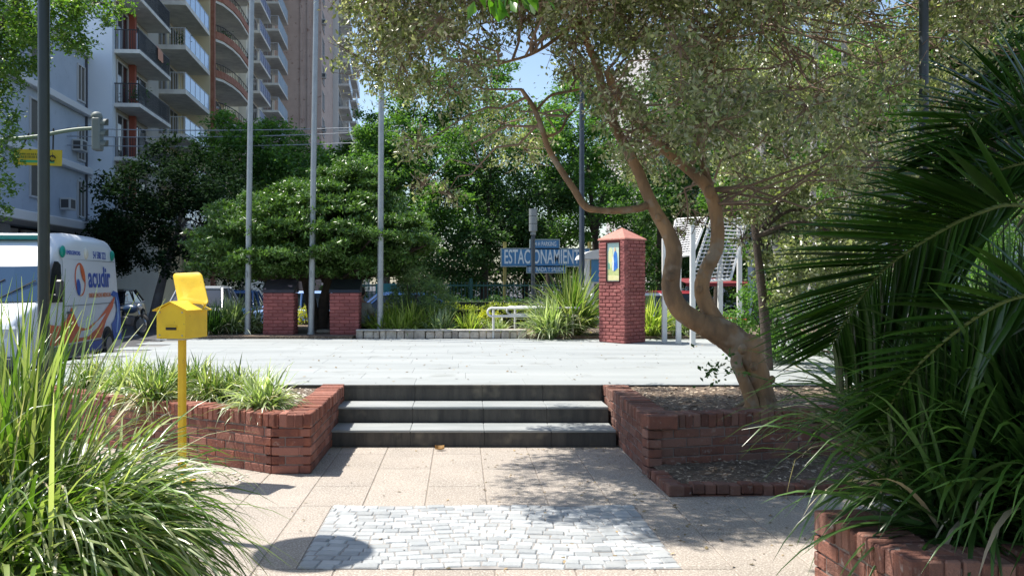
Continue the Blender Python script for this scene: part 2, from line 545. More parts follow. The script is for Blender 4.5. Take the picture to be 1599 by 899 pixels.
planter('brick_planter', 'nearest brick planter with soldier course rim under the palm',
        [(1.71, 4.35), (1.78, 3.54), (6.0, 3.36)],
        [(1.8, 4.5), (1.86, 3.62), (6.0, 3.44), (6.0, 4.8)], m=BRICK_DARK, soil_z=.45, slump=.009)
planter('brick_planter', 'nearest brick planter buried under a huge clump of long grass leaves',
        [(-6, 3.0), (-1.30, 3.05), (-1.33, 4.3), (-6, 4.9)],
        [(-5.9, 3.1), (-1.4, 3.15), (-1.42, 4.2), (-5.9, 4.8)], soil_z=.45)
# low brick edging with soil
ed = thing('brick_edging', 'low row of upright bricks edging the bare soil bed before the shaded planter', 'edging', (1.53, 6.67, 0))
w = MB(); O = Vector((1.53, 6.67, 0))
for a, b in (((0, .66), (.02, 0)), ((.02, 0), (5, .25))):
    brick_run(w, a, b, 0, .085, cap=True, caph=.075, capw=.085, capdepth=.12, slump=.012, th=.05)
w.build('brick_row', BRICK_DARK, ed)
mb = MB(); 
nx, ny = 60, 14
V = []; Fc = []
for i in range(nx + 1):
    for j in range(ny + 1):
        x = 1.58 + i / nx * 5; f = j / ny
        y0 = 6.74 + (x - 1.55) * .05; y1 = 7.40 + (x - 1.53) * .25
        V.append((x, y0 + (y1 - y0) * f, .045 + .05 * f + random.uniform(-.008, .008)))
for i in range(nx):
    for j in range(ny):
        a = i * (ny + 1) + j; Fc.append([a, a + ny + 1, a + ny + 2, a + 1])
mb.add(V, Fc); tag(mb.build('soil_bed', SOIL), kind='structure')

# dry leaf litter (uncountable)
def litter(name, region, n, z, L=.05, m=None):
    P = np.column_stack([rng.uniform(region[0], region[1], n), rng.uniform(region[2], region[3], n), np.full(n, z) if not callable(z) else np.zeros(n)])
    if callable(z): P[:, 2] = [z(p) for p in P]
    n_ = len(P); a = rng.uniform(0, 2 * np.pi, n_)
    d = np.column_stack([np.cos(a), np.sin(a), rng.uniform(-.05, .35, n_)]); s = np.column_stack([-np.sin(a), np.cos(a), rng.uniform(-.3, .3, n_)])
    l = (L * rng.uniform(.4, 1.2, n_))[:, None]; w_ = l * .32
    V = np.stack([P, P + d * l * .5 + s * w_, P + d * l, P + d * l * .5 - s * w_], 1).reshape(-1, 3); V[:, 2] = np.maximum(V[:, 2], np.repeat(P[:, 2], 4))
    b = (np.arange(n_) * 4)[:, None]; T = np.concatenate([b + [0, 1, 2], b + [0, 2, 3]], 1).reshape(-1, 3)
    return tag(nmesh(name, V, T, m), 'dry pale leaf litter scattered ' + {'litter_a': 'over the soil of the shaded planter'}.get(name, 'on soil'), 'leaf litter', kind='stuff')
LIT = mat('dry_leaves', (.42, .34, .25), .8, island=.45, col3=(.24, .16, .10))
o = litter('leaf_litter', (1.62, 5.5, 7.5, 9.6), 2600, .478, .05, LIT); o['label'] = 'dry leaf litter over the soil round the crooked tree'
me = o.data
o = litter('leaf_litter', (1.62, 5.0, 6.8, 7.5), 900, lambda p: .062 + .05 * (p[1] - 6.74) / .75, .045, LIT); o['label'] = 'dry leaf litter on the low soil bed behind the brick edging'
o = litter('leaf_litter', (-2.9, -1.75, 6.75, 7.5), 900, .004, .035, mat('pale_litter', (.6, .54, .46), .8, island=.3)); o['label'] = 'pale wood chips strewn at the foot of the sunlit planter'
o = litter('leaf_litter', (-4.2, -1.45, 8.5, 9.6), 800, .462, .05, mat('pale_litter', (.6, .54, .46), .8)); o['label'] = 'dry straw on the soil of the planter beside the steps'
o = litter('leaf_litter', (1.9, 4.6, 3.65, 4.45), 500, .452, .05, LIT); o['label'] = 'dry leaf litter on the soil under the palm'
# small fallen leaves and grit on the paved ground
LIT2 = mat('scattered_leaves', (.30, .22, .12), .8, island=.5, col3=(.16, .13, .06))
o = litter('fallen_leaves', (.2, 3.6, 4.6, 8.6), 420, .004, .035, LIT2); o['label'] = 'small dry leaves scattered over the paving in the dappled shade'
o = litter('fallen_leaves', (-1.3, 1.5, 4.2, 8.6), 90, .006, .03, LIT2); o['label'] = 'a few tiny leaves scattered on the sunlit paving'
o = litter('fallen_leaves', (-3, 6.5, 9.7, 16.8), 420, .502, .045, LIT2); o['label'] = 'tiny dry leaves scattered over the raised platform'
# single curled leaf at the foot of the steps
P0 = px(687, 703, 8.5); mb = MB()
V = []; Fc = []
for i in range(7):
    for j in range(4):
        u = i / 6 - .5; v = j / 3 - .5
        V.append((P0.x + u * .09, 8.5 + v * .06 * (1 - (2 * u) ** 2 * .8), .004 + .045 * abs(v) + .03 * u * u + .02 * (v > .3)))
for i in range(6):
    for j in range(3):
        a = i * 4 + j; Fc.append([a, a + 4, a + 5, a + 1])
mb.add(V, Fc); tag(mb.build('fallen_leaf', mat('tan_leaf', (.42, .25, .09), .7)), 'single curled tan leaf lying on the paving below the bottom step', 'leaf')

# low stone kerb wall and planting beds behind the platform
mb = MB()
x = -2.05
while x < 1.28:
    w_ = random.uniform(.11, .24)
    mb.box((x + w_ / 2, 17.62 + random.uniform(-.02, .02), .56), (w_ - .01, .2, .17 + random.uniform(-.03, .015)), random.uniform(-.06, .06), .02)
    x += w_
tag(mb.build('stone_edging', WALLSTONE), 'low rough stone edging along the back bed of grasses', 'edging')
mb = MB(); mb.mm(-2.05, 1.28, 17.5, 17.76, .64, .665, .006)
o = mb.build('coping', mat('pale_coping', (.62, .6, .55), .9, (.4, .37, .32), 6)); o.parent = bpy.data.objects['stone_edging']
mb = MB()
mb.prism([(-5.7, 17.3), (-2.1, 17.3), (-2.1, 17.7), (1.3, 17.7), (1.3, 17.3), (11, 17.3), (11, 22.25), (-5.8, 22.25)], .3, PT + .05)
tag(mb.build('garden_bed', SOIL), kind='structure')
# ------------------------------------------------------------------ poles, lamps, mailbox
def lamp(label, x, Y, m, z0=0, r=.038, H=3.7):
    o = thing('street_lamp', label, 'street lamp', (x, Y, z0), 0)
    MB().tube([(0, 0, 0), (0, 0, .25), (0, 0, .26), (0, 0, H)], [r * 1.5, r * 1.4, r, r], 16).build('pole', m, o, smooth=True)
    q = MB(); q.tube([(0, 0, 0), (0, 0, .03)], [.12, .12], 16); q.build('base_plate', m, o)
    q = MB(); q.tube([(0, 0, H - .02), (0, 0, H), (0, 0, H + .05), (0, 0, H + .09)], [.34, .36, .34, .1], 28); q.build('lamp_shade', m, o, smooth=True)
    q = MB(); q.tube([(0, 0, H - .12), (0, 0, H - .09), (0, 0, H - .05), (0, 0, H - .02)], [.05, .13, .16, .15], 18); q.build('diffuser', mat('frosted_glass', (.7, .7, .68), .3), o, smooth=True)
lamp('dark green lamp post rising from the big grass clump near the van', -2.8, 6.02, DKGREEN, H=3.86)
lamp('blue grey lamp post standing behind the palm fronds', (1443 - 720) / 1400 * 7.2, 7.2, BLUEGREY, r=.036, H=5.6)

Yb = 7.18
mx = thing('mailbox', 'yellow house-shaped mailbox with a gabled roof on a square post', 'mailbox', ((285 - 720) / 1400 * Yb, Yb, 0))
q = MB(); q.box((0, 0, .58), (.052, .052, 1.16), R(-15), .006); q.build('post', YEL_OLD, mx)
ROT = Matrix.Translation((-.005, .02, 0)) @ Matrix.Rotation(R(-15), 4, 'Z')
hx, hy = .128, .16
z0, z1, zr = 1.155, 1.375, 1.435
def tr(Vs): return [ROT @ Vector(v) for v in Vs]
V = tr([(-hx, -hy, z0), (hx, -hy, z0), (hx, hy, z0), (-hx, hy, z0), (-hx, -hy, z1), (hx, -hy, z1), (hx, hy, z1), (-hx, hy, z1), (0, -hy, zr), (0, hy, zr)])
q = MB(); q.add(V, [[0, 3, 2, 1], [1, 2, 6, 5], [3, 0, 4, 7], [0, 1, 5, 8, 4], [2, 3, 7, 9, 6], [4, 8, 9, 7], [5, 6, 9, 8]])
q.build('box', YEL, mx)
q = MB()
for s in (-1, 1):
    e = .026; th = .009
    a = math.atan2(zr - z1, hx); ex = hx + e; ez = zr + .006 - (ex) * math.tan(a)
    y0_, y1_ = -hy - .022, hy + .022
    P4 = [(0, y0_, zr + .004), (s * ex, y0_, ez), (s * ex, y1_, ez), (0, y1_, zr + .004)]
    V = tr(P4 + [(p[0], p[1], p[2] + th) for p in P4])
    q.add(V, [[0, 1, 2, 3], [7, 6, 5, 4], [0, 4, 5, 1], [1, 5, 6, 2], [2, 6, 7, 3], [3, 7, 4, 0]] if s > 0 else [[3, 2, 1, 0], [4, 5, 6, 7], [1, 5, 4, 0], [2, 6, 5, 1], [3, 7, 6, 2], [0, 4, 7, 3]])
q.build('roof', YEL, mx)
q = MB(); sl_ = tr([(-.045, -hy - .003, 1.222), (.048, -hy - .003, 1.222), (.048, -hy - .003, 1.243), (-.045, -hy - .003, 1.243)])
M = frame(tr([(-.045, -hy - .0015, 1.222)])[0], ROT.to_3x3() @ Vector((1, 0, 0)), (0, 0, 1))
q.plate([(0, 0), (.093, 0), (.093, .021), (0, .021)], M, .003); q.build('slot', BLACK, mx)
q = MB(); M2 = frame(tr([(-.051, -hy - .001, 1.245)])[0], ROT.to_3x3() @ Vector((1, 0, 0)), (0, 0, 1))
q.plate([(0, 0), (.105, 0), (.105, .006), (0, .006)], M2, .012); q.build('slot_flap', YEL, mx)
# raised lid: rounded sheet standing open behind the roof
o_ = mx.location
TL, TR, BR, BL = [px(a, b, c) - o_ for a, b, c in ((270, 427, 7.44), (315, 425, 7.34), (329, 477, 7.22), (281, 474, 7.32))]
def bil(u, v): return TL * (1 - u) * (1 - v) + TR * u * (1 - v) + BR * u * v + BL * (1 - u) * v
nrm_ = (TR - TL).cross(BL - TL).normalized()
if nrm_.y > 0: nrm_ = -nrm_
outl = []
rc = .13
for (cu, cv, a0) in ((1 - rc, rc, -90), (1 - rc, 1 - rc, 0), (rc, 1 - rc, 90), (rc, rc, 180)):
    for k in range(7):
        a = R(a0 + 15 * k); outl.append((cu + rc * math.cos(a), cv + rc * math.sin(a)))
rings = []
V = []
for (sc_, off) in ((1, -.004), (1, .004), (.985, .006), (.6, .0065)):
    r_ = []
    for (u, v) in outl:
        uu, vv = .5 + (u - .5) * sc_, .5 + (v - .5) * sc_
        r_.append(len(V)); V.append(bil(uu, vv) + nrm_ * (off + .03 * max(0, vv - .72) ** 1.5 / .15))
    rings.append(r_)
n = len(outl); Fc = [rings[0][::-1]]
for a, b in zip(rings[:-1], rings[1:]):
    for k in range(n): Fc.append([a[k], a[(k + 1) % n], b[(k + 1) % n], b[k]])
Fc.append(rings[-1])
q = MB(); q.add(V, Fc); q.build('lid', YEL, mx, smooth=50)
q = MB(); q.tube([BL.lerp(BR, .12) + Vector((0, .0, .01)), BL.lerp(BR, .3) + Vector((0, -.02, -.045))], .008, 6); q.build('hinge', YEL, mx); q = MB(); q.tube([BL.lerp(BR, .85) + Vector((0, 0, .01)), BL.lerp(BR, .7) + Vector((0, .0, -.06))], .008, 6)
q.build('hinge', YEL, mx)
Fcol = None

for (x_, z_) in ((-.10, 1.18), (.10, 1.18), (-.10, 1.36), (.10, 1.36)):
    a_ = ROT @ Vector((x_, -hy, z_)); b_ = ROT @ Vector((x_, -hy - .004, z_)); q = MB(); q.tube([tuple(a_), tuple(b_)], .006, 8); q.build('rivet', GALV, mx)
q = MB(); q.box((0, 0, .008), (.16, .16, .012), R(-15), .003); q.build('foot_plate', YEL_OLD, mx)
q = MB(); q.box((-.005, .02, 1.147), (.16, .2, .012), R(-15), .002); q.build('bracket', GALV, mx)
# flagpoles, leaning very slightly
for i, (xb, yb, xt, lab) in enumerate(((387, 526, 394.5, 'bare grey flagpole beside the lower brick plinth, closest to the mailbox'),
                                  (486, 526, 495, 'bare grey flagpole between the two brick plinths'),
                                  (594, 528, 597, 'bare grey flagpole past the second brick plinth, beside the seated person'))):
    Y = 18.0; b = px(xb, yb, Y); b.z = .5
    t = px(xt, -60, Y) - b; H = 8.6; t = t * (H / t.length)
    o = thing('flagpole', lab, 'flagpole', b, 0, 'flagpoles in a row behind the platform')
    q = MB(); q.tube([(0, 0, 0), t * .5, t], [.062, .056, .045], 12); q.build('pole', GALV, o, smooth=True)
    q = MB(); q.tube([(0, 0, 0), (0, 0, .012)], [.12, .12], 12); q.tube([(0, 0, .0), (0, 0, .09)], [.075, .072], 12); q.build('base_collar', GALV, o)
    q = MB(); q.tube([t, t + Vector((0, 0, .05)), t + Vector((0, 0, .1))], [.03, .07, .02], 10); q.build('finial', GALV, o)
    q = MB(); q.box((.0, -.075, 1.25), (.02, .05, .12), 0, .004); q.build('cleat', GALV, o)

# low brick plinths with sloping dark plaques
for (x0, x1, yt, lab) in ((411, 459, 457, 'low brick plinth with a chipped dark sloping top, nearer the van'),
                          (515, 561, 457, 'low brick plinth with a smooth black sloping top, beside the seated person')):
    Y = 17.85
    w_ = (x1 - x0) / 1400 * Y; cx = ((x0 + x1) / 2 - 720) / 1400 * Y; zt = 1.6 - (yt - 440) / 1400 * Y
    o = thing('brick_plinth', lab, 'plinth', (cx, Y, .5))
    h = zt - .5; hw = w_ / 2
    q = MB()
    P = [(-hw, .5), (-hw, 0), (hw, 0), (hw, .5)]
    for a, b in zip(P[:-1], P[1:]): brick_run(q, a, b, 0, h, cap=False, hb=.055, j=.014, lb=.2, jit=.003, th=.1)
    q.build('brick_body', BRICK_RED, o)
    q = MB(); q.mm(-hw + .012, hw - .012, .012, .5, 0, h - .005); q.build('mortar_core', MORTAR_RED, o)
    q = MB(); V = [(-hw - .01, -.01, h), (hw + .01, -.01, h), (hw + .01, .52, h), (-hw - .01, .52, h), (-hw - .01, .02, h + .06), (hw + .01, .02, h + .06), (hw + .01, .5, h + .27), (-hw - .01, .5, h + .27)]
    q.add(V, [[0, 3, 2, 1], [4, 5, 6, 7], [0, 1, 5, 4], [1, 2, 6, 5], [2, 3, 7, 6], [3, 0, 4, 7]])
    if x0 < 500: q.build('sloping_top', mat('chipped_granite', (.05, .04, .045), .6, (.03, .025, .03), 9, speck=(7, (.45, .3, .3), .66, .72)), o)
    else: q.build('sloping_top', mat('black_granite', (.018, .018, .02), .35), o)

# tall brick pillar with picture
Y = 16.0
cA = px(935, 536, Y + .46); cB = px(976, 536, Y - .1); cC = px(1009, 536, Y + .40)
cA.z = cB.z = cC.z = 0
o0 = thing('brick_pillar', 'tall red brick pillar with a pyramid cap and a framed tile picture', 'pillar', (cB.x, cB.y, .5))
A_, B_, C_ = cA - cB, Vector((0, 0, 0)), cC - cB; D_ = A_ + C_
hp = 1.99 - .06
hp = 1.6 - (374 - 440) / 1400 * Y - .5
# picture niche occupies part of face A-B : leave bricks out there
fz0, fz1 = 1.6 - (440 - 440) / 1400 * Y - .5 - .0, 1.6 - (378 - 440) / 1400 * Y - .5
u0, u1 = .33, .80          # along A->B
q = MB()
Lab = (B_ - A_).length
brick_run(q, A_, B_, 0, fz0 - .0, cap=False, hb=.05, j=.016, lb=.19, jit=.005, th=.1)
pa = A_.lerp(B_, u0 - .02); pb = A_.lerp(B_, u1 + .02)
nc = 9; 
brick_run(q, A_, pa, fz0, fz1 + .02, cap=False, hb=.05, j=.016, lb=.5, jit=.005, th=.1)
brick_run(q, pb, B_, fz0, fz1 + .02, cap=False, hb=.05, j=.016, lb=.5, jit=.005, th=.1)
brick_run(q, A_, B_, fz1 + .02, hp, cap=False, hb=.04, j=.014, lb=.19, jit=.004, th=.1)
for a, b in ((B_, C_), (C_, D_), (D_, A_)): brick_run(q, a, b, 0, hp, cap=False, hb=.05, j=.016, lb=.19, jit=.004, th=.1)
q.build('brick_body', BRICK_RED, o0)
ctr = (A_ + C_) / 2
q = MB(); ins = [p + (ctr - p).normalized() * .022 for p in (A_, B_, C_, D_)]
q.prism([(p.x, p.y) for p in ins], 0, hp - .002); q.build('mortar_core', MORTAR_RED, o0)
q = MB(); outs = [p + (p - ctr).normalized() * .015 for p in (A_, B_, C_, D_)]
ap = 1.6 - (355 - 440) / 1400 * Y - .5
V = [(p.x, p.y, hp) for p in outs] + [(p.x, p.y, hp + .025) for p in outs] + [(ctr.x, ctr.y, ap + .02)]
q.add(V, [[3, 2, 1, 0], [0, 1, 5, 4], [1, 2, 6, 5], [2, 3, 7, 6], [3, 0, 4, 7], [4, 5, 8], [5, 6, 8], [6, 7, 8], [7, 4, 8]])
q.build('pyramid_cap', mat('pink_render', (.50, .22, .17), .85, (.42, .17, .13), 5, speck=(20, (.55, .35, .28), .6, .75)), o0)
# picture
tdir = (B_ - A_).normalized(); nout = Vector((tdir.y, -tdir.x, 0))
pw = (pb - pa).length - .02; ph = fz1 - fz0 - .02
org = pa + tdir * .01 + Vector((0, 0, fz0 + .012))
Mp = frame(org + nout * (-.015), tdir, (0, 0, 1))
def pp(name, poly, depth, m, parent):
    q = MB(); q.plate([(a * pw, b * ph) for a, b in poly], Matrix.Translation(nout * depth) @ Mp, .0016); return q.build(name, m, parent)
pic = pp('picture', [(0, 0), (1, 0), (1, 1), (0, 1)], .001, mat('pale_sky_tile', (.45, .62, .62), .25, (.62, .72, .55), 3.5), o0)
def flat(n, c, c2=None): return mat(n, c, .3, c2, 9)
pp('painted_ground', [(.02, .02), (.98, .02), (.98, .34), (.6, .3), (.3, .36), (.02, .3)], .0035, flat('tile_green', (.42, .5, .2), (.6, .62, .3)), pic)
pp('painted_glow', [(.05, .3), (.35, .36), (.45, .62), (.4, .85), (.22, .9), (.05, .7)], .0036, flat('tile_yellow', (.75, .72, .3), (.6, .7, .5)), pic)
pp('painted_base', [(.02, .02), (.98, .02), (.98, .14), (.02, .16)], .0055, flat('tile_cream', (.78, .74, .45), (.7, .65, .3)), pic)
pp('painted_robe', [(.48, .3), (.56, .26), (.72, .3), (.82, .36), (.80, .6), (.76, .74), (.66, .8), (.57, .76), (.48, .62), (.45, .45)], .0055, flat('tile_blue', (.03, .13, .55), (.08, .3, .6)), pic)
pp('painted_gown', [(.42, .28), (.52, .26), (.55, .5), (.5, .7), (.43, .6)], .0075, flat('tile_white', (.75, .78, .75)), pic)
pp('painted_head', [(.56, .78), (.64, .77), (.68, .82), (.66, .88), (.58, .89), (.54, .84)], .0075, flat('tile_skin', (.7, .52, .35)), pic)
pp('painted_shrub', [(.06, .34), (.16, .3), (.24, .36), (.2, .46), (.1, .5), (.05, .44)], .0055, flat('tile_teal', (.15, .35, .4), (.2, .4, .2)), pic)
q = MB()
Mf = frame(org + nout * (-.016), tdir, (0, 0, 1))
for (a, b, c_, d) in ((-.012, 0, -.012, ph + .012), (pw, pw + .012, -.012, ph + .012)):
    q.plate([(a, c_), (b, c_), (b, d), (a, d)], Mf, .03)
for (c_, d) in ((-.012, -.001), (ph + .001, ph + .012)):
    q.plate([(0.001, c_), (pw - .001, c_), (pw - .001, d), (.001, d)], Mf, .03)
q.build('picture_frame', mat('dark_wood', (.06, .02, .02), .6), pic)

# handrails of the ramp behind the platform
def handrail(lab, x0, x1, Y, ztop, zbot, posts):
    a = px(x0, 0, Y).x; b = px(x1, 0, Y).x
    o = thing('handrail', lab, 'handrail', (a, Y, .5), 0, None)
    r = (ztop - zbot) / 2; zc = (ztop + zbot) / 2 - .5
    pts = [(b - a, 0, ztop - .5), (r, 0, ztop - .5)] + [(r - r * math.sin(t), 0, zc + r * math.cos(t)) for t in np.linspace(.2, math.pi - .2, 9)] + [(r, 0, zbot - .5), (b - a, 0, zbot - .5)]
    MB().tube(pts, .022, 8).build('rail', WHITEP, o, smooth=True)
    for xp in posts:
        X = px(xp, 0, Y).x - a
        MB().tube([(X, 0.045, 0), (X, .045, ztop - .54)], .024, 8).build('post', WHITEP, o, smooth=True)
handrail('white tubular handrail with a rounded end, in front, by the stone edging', 762, 905, 17.5, 1.09, .93, (771, 838, 895))
handrail('white tubular handrail with a rounded end, on the far side of the ramp', 792, 920, 18.4, 1.09, .93, (805, 870))

# seated person behind the plinth
def skin(name, verts, edges, radii, m, parent=None, sub=2):
    me = bpy.data.meshes.new(name); me.from_pydata([tuple(v) for v in verts], edges, [])
    o = bpy.data.objects.new(name, me); COL.objects.link(o)
    md = o.modifiers.new('s', 'SKIN')
    for i, r_ in enumerate(radii):
        rr = r_ if isinstance(r_, tuple) else (r_, r_)
        me.skin_vertices[0].data[i].radius = rr
    me.skin_vertices[0].data[0].use_root = True
    sb = o.modifiers.new('b', 'SUBSURF'); sb.levels = sub
    dg = bpy.context.evaluated_depsgraph_get()
    m2 = bpy.data.meshes.new_from_object(o.evaluated_get(dg)); bpy.data.objects.remove(o)
    m2.materials.clear(); m2.materials.append(m); m2.polygons.foreach_set('use_smooth', [True] * len(m2.polygons)); m2.name = name
    return link(name, m2, parent)
Yp = 18.75
po = px(563, 515, Yp)
seat = .66
pr = thing('person', 'person in a grey-beige shirt seated with back turned, half hidden by the second brick plinth', 'person', (po.x, Yp, .5), R(-12))
SKINM = mat('skin', (.32, .18, .12), .6)
# local: +y away from the camera is the person's front
S = [(0, 0, .17), (0, -.01, .32), (0, .0, .48), (0, .02, .62), (0, .03, .70), (0, .05, .80),       # 0-5 pelvis..head base
     (.17, .02, .60), (.25, .06, .38), (.2, .30, .30), (.18, .38, .31),                            # 6-9 right arm
     (-.17, .02, .60), (-.25, .06, .38), (-.2, .30, .30), (-.18, .38, .31),                       # 10-13
     (.10, .06, .16), (.13, .46, .2), (.13, .50, -.0), (.13, .62, -.03 + .04),                      # 14-17 leg
     (-.10, .06, .16), (-.13, .46, .2), (-.13, .50, 0.0), (-.13, .62, .01)]
E = [(0, 1), (1, 2), (2, 3), (3, 4), (4, 5), (3, 6), (6, 7), (7, 8), (8, 9), (3, 10), (10, 11), (11, 12), (12, 13), (0, 14), (14, 15), (15, 16), (16, 17), (0, 18), (18, 19), (19, 20), (20, 21)]
Rr = [(.15, .11), (.15, .10), (.165, .11), (.15, .10), .055, .06, .075, .052, .036, .03, .075, .052, .036, .03, .09, .065, .045, .04, .09, .065, .045, .04]
skin('body', S, E, Rr, SKINM, pr)
# shirt as a slightly larger shell, trousers likewise
skin('shirt', [(0, -.0, .14), (0, -.012, .32), (0, .0, .48), (0, .02, .61), (0, .03, .655), (.18, .02, .60), (.235, .05, .42), (-.18, .02, .60), (-.235, .05, .42)],
     [(0, 1), (1, 2), (2, 3), (3, 4), (3, 5), (5, 6), (3, 7), (7, 8)], [(.175, .135), (.175, .125), (.185, .13), (.165, .115), .075, .088, .068, .088, .068], mat('beige_shirt', (.36, .35, .30), .9, (.28, .27, .23), 8), pr)
skin('trousers', [(0, .02, .09), (.10, .08, .13), (.13, .46, .19), (.13, .50, .04), (-.10, .08, .13), (-.13, .46, .19), (-.13, .50, .04)],
     [(0, 1), (1, 2), (2, 3), (0, 4), (4, 5), (5, 6)], [(.17, .13), .1, .075, .058, .1, .075, .058], mat('dark_trousers', (.02, .02, .03), .9), pr)
def ellip(c, r, n=14, m_=10):
    V = []; Fc = []
    for i in range(m_ + 1):
        for j in range(n):
            a = math.pi * i / m_; b = 2 * math.pi * j / n
            V.append((c[0] + r[0] * math.sin(a) * math.cos(b), c[1] + r[1] * math.sin(a) * math.sin(b), c[2] + r[2] * math.cos(a)))
    for i in range(m_):
        for j in range(n): Fc.append([i * n + j, (i + 1) * n + j, (i + 1) * n + (j + 1) % n, i * n + (j + 1) % n])
    return V, Fc
q = MB(); q.add(*ellip((0, .07, .87), (.078, .095, .115))); q.add(*ellip((0, .17, .85), (.014, .02, .025))); q.add(*ellip((.08, .07, .86), (.012, .02, .03))); q.add(*ellip((-.08, .07, .86), (.012, .02, .03)))
q.build('head', SKINM, pr, smooth=60)
q = MB(); q.add(*ellip((0, .05, .895), (.087, .098, .112))); q.build('hair', mat('dark_hair', (.015, .012, .01), .8), pr, smooth=60)
q = MB(); q.mm(-.9, .75, -.12, .22, 0, .1, .012)
q.build('stone_bench', WALLSTONE).location = (po.x, Yp, .5)
tag(bpy.data.objects['stone_bench'], 'low stone slab that the seated person rests on', 'bench')
# ------------------------------------------------------------------ vehicles
def loft(mb, st, n=22, mi=0, close=True):
    """st: (y, zb, zt, wb, wt, rt): rounded section, y along the length (front at -y)"""
    rings = []
    V = []
    for (y, zb, zt, wb, wt, rt) in st:
        pts = []
        rb = min(.06, (zt - zb) * .2)
        # right half, bottom to top
        h = [(wb - rb, zb), (wb - rb * .3, zb + rb * .3), (wb, zb + rb)]
        for k in range(1, 6): t = k / 6; h.append((wb + (wt - wb) * t, zb + rb + (zt - rt - zb - rb) * t))
        for k in range(5): a = k / 4 * math.pi / 2; h.append((wt - rt + rt * math.cos(a), zt - rt + rt * math.sin(a)))
        pts = h + [(-a, b) for a, b in h[::-1]]
        rings.append([len(V) + i for i in range(len(pts))]); V += [(a, y, b) for a, b in pts]
    Fc = []
    for a, b in zip(rings[:-1], rings[1:]):
        n_ = len(a)
        for k in range(n_): Fc.append([a[k], a[(k + 1) % n_], b[(k + 1) % n_], b[k]][::-1])
    Fc.append(rings[0]); Fc.append(rings[-1][::-1])
    return mb.add(V, Fc, mi)
def wheel(parent, x, y, r=.34, w=.22, rimcol=None):
    s = 1 if x > 0 else -1
    o = MB().tube([(x - s * w / 2, y, r), (x - s * w * .4, y, r), (x + s * w * .4, y, r), (x + s * w / 2, y, r)], [r * .94, r, r, r * .94], 24).build('wheel', RUBBER, parent, smooth=40)
    MB().tube([(x + s * w * .44, y, r), (x + s * w * .53, y, r), (x + s * (w * .5), y, r)], [r * .66, r * .62, r * .2], 18).build('rim', rimcol or mat('rim_grey', (.25, .26, .27), .4, metal=.6), o)
    return o
VW = mat('van_white', (.74, .77, .80), .3, spec=.6)
W0 = 6.42
van = thing('ambulance_van', 'white high-roof ambulance van with blue and orange livery parked at the kerb', 'van', (-W0 - .071 * 15.3 - 1.0, 15.3, -.15), A)
q = MB()
loft(q, [(-.02, .32, .62, .70, .70, .08), (.05, .26, .98, .88, .80, .10), (.25, .24, 1.16, .98, .84, .12), (.75, .24, 1.30, 1.0, .9, .12), (1.0, .24, 1.38, 1.0, .93, .10),
         (1.45, .24, 2.05, 1.0, .86, .12), (1.85, .24, 2.46, 1.0, .84, .2), (2.25, .24, 2.66, 1.0, .86, .26), (2.9, .24, 2.74, 1.0, .88, .26), (4.4, .24, 2.74, 1.0, .88, .26), (5.15, .24, 2.70, 1.0, .87, .26),
         (5.5, .26, 2.55, .99, .85, .26), (5.62, .3, 2.2, .97, .84, .2)])
body = q.build('body', VW, van, smooth=38)
# the side above the belt is nearly plane: helper for x on the side at z
def side_x(z): 
    t = max(0, min(1, (z - .3) / (2.74 - .26 - .3))); return 1.0 + (-.12) * t
def side_plate(name, poly, m, parent, out=.006, th=.004):
    """poly in (y, z) on the right side"""
    q = MB(); n = len(poly)
    # subdivide edges so it hugs the side
    V = [(side_x(z) + out, y, z) for y, z in poly] + [(side_x(z) + out + th, y, z) for y, z in poly]
    area = sum(poly[i][0] * poly[(i + 1) % n][1] - poly[(i + 1) % n][0] * poly[i][1] for i in range(n))
    top = list(range(n, 2 * n)); bot = list(range(n))[::-1]
    if area < 0: top = top[::-1]; bot = bot[::-1]
    q.add(V, [top, bot] + [[i, (i + 1) % n, (i + 1) % n + n, i + n] for i in range(n)])
    return q.build(name, m, parent)
# windscreen on the slope from (1.0,1.38) to (1.85,2.46)
q = MB()
V = []
for (y, z, w_) in ((.985, 1.40, .86), (1.42, 2.045, .80)):
    V += [(-w_, y - .012, z), (-w_ * .4, y - .05, z - .01), (w_ * .4, y - .05, z - .01), (w_, y - .012, z)]
q.add(V, [[0, 1, 5, 4], [1, 2, 6, 5], [2, 3, 7, 6]])
q.build('windscreen', mat('windscreen_glass', (.03, .07, .13), .06, spec=.9), van)
side_plate('door_window', [(1.36, 1.36), (1.98, 1.36), (1.98, 2.08), (1.86, 2.14), (1.66, 2.14), (1.5, 1.98), (1.34, 1.56)], GLASS, van)
side_plate('door_seam', [(2.06, .5), (2.075, .5), (2.075, 2.2), (2.06, 2.2)], mat('seam', (.2, .22, .24), .6), van)
side_plate('door_seam', [(2.06, 2.2), (2.075, 2.2), (5.3, 2.21), (5.3, 2.195)], mat('seam', (.2, .22, .24), .6), van, .0065)
side_plate('door_seam', [(2.1, 1.27), (5.45, 1.27), (5.45, 1.285), (2.1, 1.285)], mat('seam', (.2, .22, .24), .6), van)
side_plate('door_handle', [(2.2, 1.12), (2.36, 1.12), (2.36, 1.17), (2.2, 1.17)], mat('handle_grey', (.1, .1, .1), .5), van, .006, .03)
side_plate('sill_cladding', [(1.1, .3), (4.35, .3), (4.35, .52), (1.1, .52)], mat('cladding', (.22, .19, .16), .8), van, .008, .014)
for xx in (-.9, .9):
    wheel(van, xx, .98); wheel(van, xx, 4.55)
ARCH = [(4.55 + .43 * math.cos(a), .34 + .43 * math.sin(a)) for a in np.linspace(0, math.pi, 12)] 
side_plate('wheel_arch', ARCH, BLACK, van, .003, .006)
q = MB(); q.tube([(.06 + .92, 4.55, .34), (.98 + .04, 4.55, .34)], [.34, .34], 24)
q.build('wheel', RUBBER, van)
